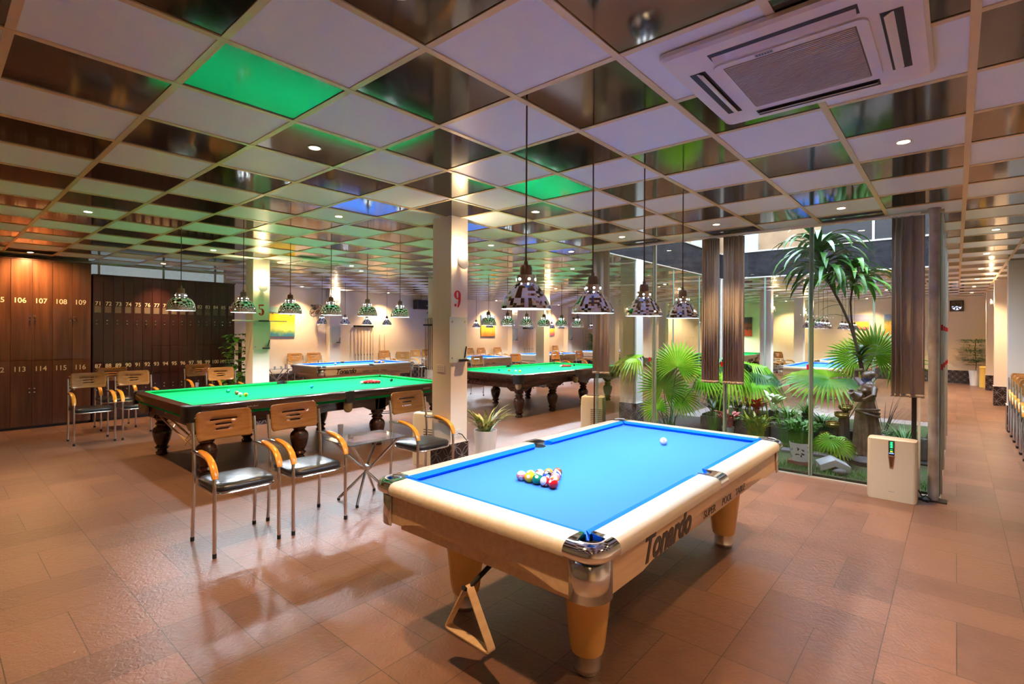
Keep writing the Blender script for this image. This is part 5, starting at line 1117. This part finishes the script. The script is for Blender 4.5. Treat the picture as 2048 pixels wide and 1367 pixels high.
# indoor plants
t = plant('potted_aglaonema', (-4.44, 4.62, 0), 'striped leaf plant in a white pot beside the column marked 9'); pot_(t, .145, .41, 'pot'); m = MB()
for k in range(34):
    a = R.uniform(0, 6.28); strap(m, (.04*cos(a), .04*sin(a), .36), a, R.uniform(.30, .50), R.uniform(.05, .075), R.uniform(.8, 1.5), R.uniform(-.6, .7), 7, .3, lambda t: min(1, .25 + 1.6*t)*(1 - t**2.2)**.9)
m.build('foliage', 'leafy', t, True, 60)
t = plant('climbing_pothos', (-10.95, 4.22, 0), 'climbing pothos on a pole at the end of the oxblood lockers'); pot_(t, .17, .32, 'potd'); MB().tube([(0, 0, .28), (0, 0, 1.45)], .035, 8).build('moss_pole', 'trunk', t); m = MB()
for k in range(260):
    z = R.uniform(.3, 1.5); a = R.uniform(0, 6.28); b = (.04*cos(a), .04*sin(a), z); q = R.uniform(.04, .24); b = (b[0] + q*cos(a), b[1] + q*sin(a), z + .04); strap(m, b, a, R.uniform(.12, .2), R.uniform(.09, .14), R.uniform(-.1, .7), R.uniform(-1.2, -.3), 5, .2, oval)
m.build('foliage', 'leaf', t, True, 60)
t = plant('potted_ming_tree', (.47, 21.95, 0), 'small leafy tree in a tall white pot at the end of the corridor'); pot_(t, .17, .48, 'pot'); MB().tube([(0, 0, .42), (.02, 0, .7), (-.02, 0, 1.1), (0, 0, 1.45)], .012, 6).build('trunk', 'trunk', t); m = MB()
for k in range(620):
    z = R.uniform(.62, 1.5); a = R.uniform(0, 6.28); q = R.uniform(.03, .42)*(1.25 - abs(z - 1.1)); strap(m, (q*cos(a), q*sin(a), z + .04*round(sin(z*20))), a, .13, .055, R.uniform(0, .5), -.5, 3, .2, oval)
m.build('foliage', 'leafd', t, False)
t = plant('potted_areca', (-13.6, 21.9, 0), 'distant leafy plant near the far end of the long wall'); pot_(t, .2, .4, 'potd'); m = MB()
for k in range(160):
    z = R.uniform(.5, 1.5); a = R.uniform(0, 6.28); strap(m, (.12*cos(a), .12*sin(a), z), a, R.uniform(.25, .5), .06, R.uniform(.3, 1.2), R.uniform(-1, 0), 4)
m.build('foliage', 'leaf', t, False)
t = thing('litter_bin', (.66, 21.35, 0), 0, 'round yellow bin at the end of the corridor', 'bin'); MB().lathe([(.12, 0), (.12, .58), (.125, .585), (.125, .62), (.10, .64)], n=24).build('body', 'bin', t)
# ground of the court
m = MB(); m.box(AX0 + .02, AX1 - .02, AY0 + .08, 8.0, 0, .03); o = struct('floor_garden', m, 'moss', 'mossy ground just inside the garden glass', 'ground')
struct('floor_garden_bed', MB().box(AX0 + .02, AX1 - .02, 8.0, 9.6, 0, .05), 'soil', 'dark soil of the garden bed', 'ground')
struct('floor_garden_back', MB().box(AX0 + .02, AX1 - .02, 9.6, AY1 - .02, 0, .02), 'paver', 'grey paving at the back of the garden court', 'ground')
m = MB()
for k in range(11): x = -3.1 + k*.26; m.box(x, x + .235, 8.19, 8.27, .05, .31 + .015*(k % 3))
o = tag(m.build('garden_ledge', 'stone', None, False, bevel=.012), 'dark mossy stone ledge across the garden bed', 'ledge'); MB().box(-3.1, -.28, 8.27, 9.3, .05, BZ).build('raised_soil', 'moss', o, False)
for k in range(4): tag(MB().box(-.19, .19, -.09, .09, 0, .035).build('paving_slab', 'paver', None, False, bevel=.006, loc=(-2.55 + k*.40, 7.72, .03)), 'grey slate paving slab behind the far rail of the pool table, %s of four' % ('first', 'second', 'third', 'fourth')[k], 'slab', 'slate paving slabs')
m = MB()
for k in range(2600):
    x = R.uniform(-2.3, AX1 - .08); y = AY0 + .1 + abs(R.gauss(0, .22)); strap(m, (x, y, .028), R.uniform(0, 6.28), R.uniform(.02, .05), .004, 1.3, .8, 2)
tag(m.build('grass', 'leaf', None, False), 'short green grass along the foot of the garden glass', 'grass', None, 'stuff')
# white folded cover and stone
t = thing('white_garden_box', (-1.09, 7.03, .03), .35, 'white tent shaped plastic cover on the ground inside the garden glass', 'box')
m = MB(); m.loft([[(-.15, y, 0), (-.15, y, .06), (0, y, .13), (.15, y, .06), (.15, y, 0), (0, y, .07)] for y in (-.13, .13)]); m.build('lower_shell', 'white', t, False)
MB().loft([[(-.155, y, .06), (-.155, y, .075), (0, y, .148), (.155, y, .075), (.155, y, .06), (0, y, .13)] for y in (-.135, .135)]).build('lid', 'pot', t, False)
tag(MB().ball((0, 0, .04), .075, 18, 10, (1, .7, .55)).build('river_stone', 'stone', None, loc=(-.985, 6.83, .02)), 'smooth round river stone in front of the white cover', 'stone')
# cascading bowls
for i, (x, z) in enumerate(((-1.305, .25), (-1.235, .40), (-1.14, .53), (-1.10, .63))):
    t = thing('fountain_bowl', (x, 7.92 + .03*i, z), 0, 'glazed gold fountain bowl beside the statue, %s' % ('lowest', 'second lowest', 'second highest', 'highest')[i], 'bowl', 'gold cascade bowls')
    MB().lathe([(.03, -.02), (.07, .0), (.088, .03), (.08, .045), (.088, .055), (.084, .064), (.07, .062), (.07, .04), (.02, .01), (.001, .01)], n=26).build('bowl', 'brass', t)
    MB().lathe([(.05, -z + .03), (.045, -.15 if z > .3 else -.1), (.035, -.018)], n=9).build('rock_support', 'stone', t, False)
# statue of a draped woman
t = thing('garden_statue', (-.83, 7.72, .03), -.9, 'brown glazed statue of a draped woman carrying a jar, on a rock', 'statue')
m = MB(); rings = []
for z, rx, ry, cx, k in ((.11, .17, .15, 0, 1), (.16, .165, .14, 0, 1), (.30, .15, .125, 0, 1), (.45, .145, .115, -.01, 1), (.58, .135, .105, -.02, .8), (.68, .125, .095, -.02, .5), (.76, .105, .08, -.015, .2), (.82, .085, .065, -.005, 0), (.90, .095, .07, .005, 0), (.97, .115, .075, .01, 0), (1.03, .11, .065, .01, 0), (1.06, .06, .045, .01, 0), (1.09, .034, .034, .01, 0)):
    rings.append([(cx + rx*cos(a)*(1 + .13*k*sin(a*10 + z*4)), ry*sin(a)*(1 + .13*k*sin(a*10 + z*4)), z) for a in [2*pi*j/80 for j in range(80)]])
m.loft(rings); m.ball((.01, -.01, 1.155), .062, 16, 12, (.85, .95, 1.15)); m.ball((.01, .02, 1.18), .066, 14, 10, (.95, .95, .85)); m.ball((.01, .075, 1.17), .03, 10, 8)
m.tube([(-.10, 0, 1.02), (-.17, -.03, 1.12), (-.16, -.03, 1.22), (-.06, -.02, 1.235)], [.036, .03, .026, .022], 10)
m.tube([(.115, 0, 1.01), (.17, -.04, .92), (.12, -.10, .86), (.04, -.12, .87)], [.036, .03, .025, .02], 10)
m.ball((.0, -.065, 1.15), .012, 8, 6, (.7, 1, 1)); m.ball((.045, -.055, .965), .036, 12, 8); m.ball((-.04, -.055, .965), .036, 12, 8)
for q in range(3): m.tube([(.14*cos(a)*.93, .11*sin(a)*.95, .70 - .02*q + .03*cos(a + q)) for a in [2*pi*j/24 for j in range(25)]], .014, 6)
t.scale = (1.08, 1.08, .93); m.tube([(.03, -.10, .13), (.04, -.17, .12)], [.03, .02], 8)
b = m.build('body', 'bronze', t); rm = b.modifiers.new('join', 'REMESH'); rm.mode = 'VOXEL'; rm.voxel_size = .008; rm.use_smooth_shade = True
MB().lathe([(.03, -.10), (.07, -.05), (.075, .0), (.04, .05), (.03, .07), (.045, .085), (.035, .085), (.02, .06)], n=20).build('jar', 'bronze', t, loc=(.03, -.15, .90)).rotation_euler = (.9, 0, .2)
m = MB()
m.loft([[(rx*cos(a)*(1 + .08*sin(a*5)), ry*sin(a)*(1 + .08*sin(a*5)), z) for a in [2*pi*j/28 for j in range(28)]] for z, rx, ry in ((0, .27, .22), (.06, .29, .24), (.105, .25, .2), (.115, .1, .1))]); m.build('rock_base', 'stone', t, True, 50)
# end of the corridor
t = thing('exhaust_fan', (0, WF, 2.56), 0, 'square wall exhaust fan high on the far corridor wall', 'exhaust fan')
m = MB(); m.box(-.17, .19, -.06, 0, .14, .18).box(-.17, .19, -.06, 0, -.18, -.14).box(-.17, -.13, -.06, 0, -.14, .14).box(.15, .19, -.06, 0, -.14, .14); m.build('frame', 'black', t, False)
MB().box(-.13, .15, -.010, -.004, -.14, .14).build('back_plate', 'walnut', t, False)
hp = [(.125*cos(pi + pi*k/16), .125*sin(pi + pi*k/16)) for k in range(17)]
MB().extr(hp, (.01, -.011, -.01), (1, 0, 0), (0, 0, 1), (0, -.002, 0)).build('daylight_opening', mat('daylight_opening', (.5, .5, .55), .5, emit=(.6, .65, .9), es=.45), t, False)
m = MB()
for k in range(7): a = k*.9; m.extr([(.03, -.02), (.12, -.03), (.12, .01), (.03, .01)], (.01, -.03, -.01), (cos(a), 0, sin(a)), (-sin(a), 0, cos(a)), (0, -.004, 0))
m.lathe([(.001, 0), (.001, .001)], n=3); m.build('blades', 'black', t, False)
# ------------------------------------------------------------------ daylight, camera
w = bpy.data.worlds.new('overcast_sky'); bpy.context.scene.world = w; w.use_nodes = True
n = w.node_tree; bg = n.nodes['Background']; tc = n.nodes.new('ShaderNodeTexCoord'); sp2 = n.nodes.new('ShaderNodeSeparateXYZ'); cr = n.nodes.new('ShaderNodeValToRGB')
cr.color_ramp.elements[0].color = (.35, .42, .55, 1); cr.color_ramp.elements[1].color = (.62, .74, 1, 1)
n.links.new(tc.outputs['Generated'], sp2.inputs[0]); n.links.new(sp2.outputs[2], cr.inputs[0]); n.links.new(cr.outputs[0], bg.inputs[0]); bg.inputs[1].default_value = 4.
cam = bpy.data.cameras.new('camera'); co = bpy.data.objects.new('camera', cam); COL.objects.link(co)
F_, yaw, roll = 1023.9, radians(40.946), radians(.2855)
cam.sensor_width = 36; cam.lens = F_/2048*36; cam.shift_y = -21.1/2048; cam.clip_start = .05; cam.clip_end = 200
rt = Vector((cos(yaw), sin(yaw), 0)); fw = Vector((-sin(yaw), cos(yaw), 0)); up = Vector((0, 0, 1))
r2 = rt*cos(roll) + up*sin(roll); u2 = -rt*sin(roll) + up*cos(roll)
co.matrix_world = Matrix(((r2.x, u2.x, -fw.x, 0), (r2.y, u2.y, -fw.y, 0), (r2.z, u2.z, -fw.z, 1.64), (0, 0, 0, 1)))
s = bpy.context.scene; s.camera = co
s.view_settings.view_transform = 'Standard'; s.view_settings.look = 'None'; s.view_settings.gamma = 1; s.view_settings.exposure = 2.0; s.view_settings.use_curve_mapping = False
cy = s.cycles; cy.use_denoising = True; cy.max_bounces = 8; cy.diffuse_bounces = 4; cy.glossy_bounces = 5; cy.transparent_max_bounces = 16; cy.transmission_bounces = 4
cy.sample_clamp_indirect = 4; cy.sample_clamp_direct = 0; cy.caustics_reflective = False; cy.caustics_refractive = False; cy.use_light_tree = True
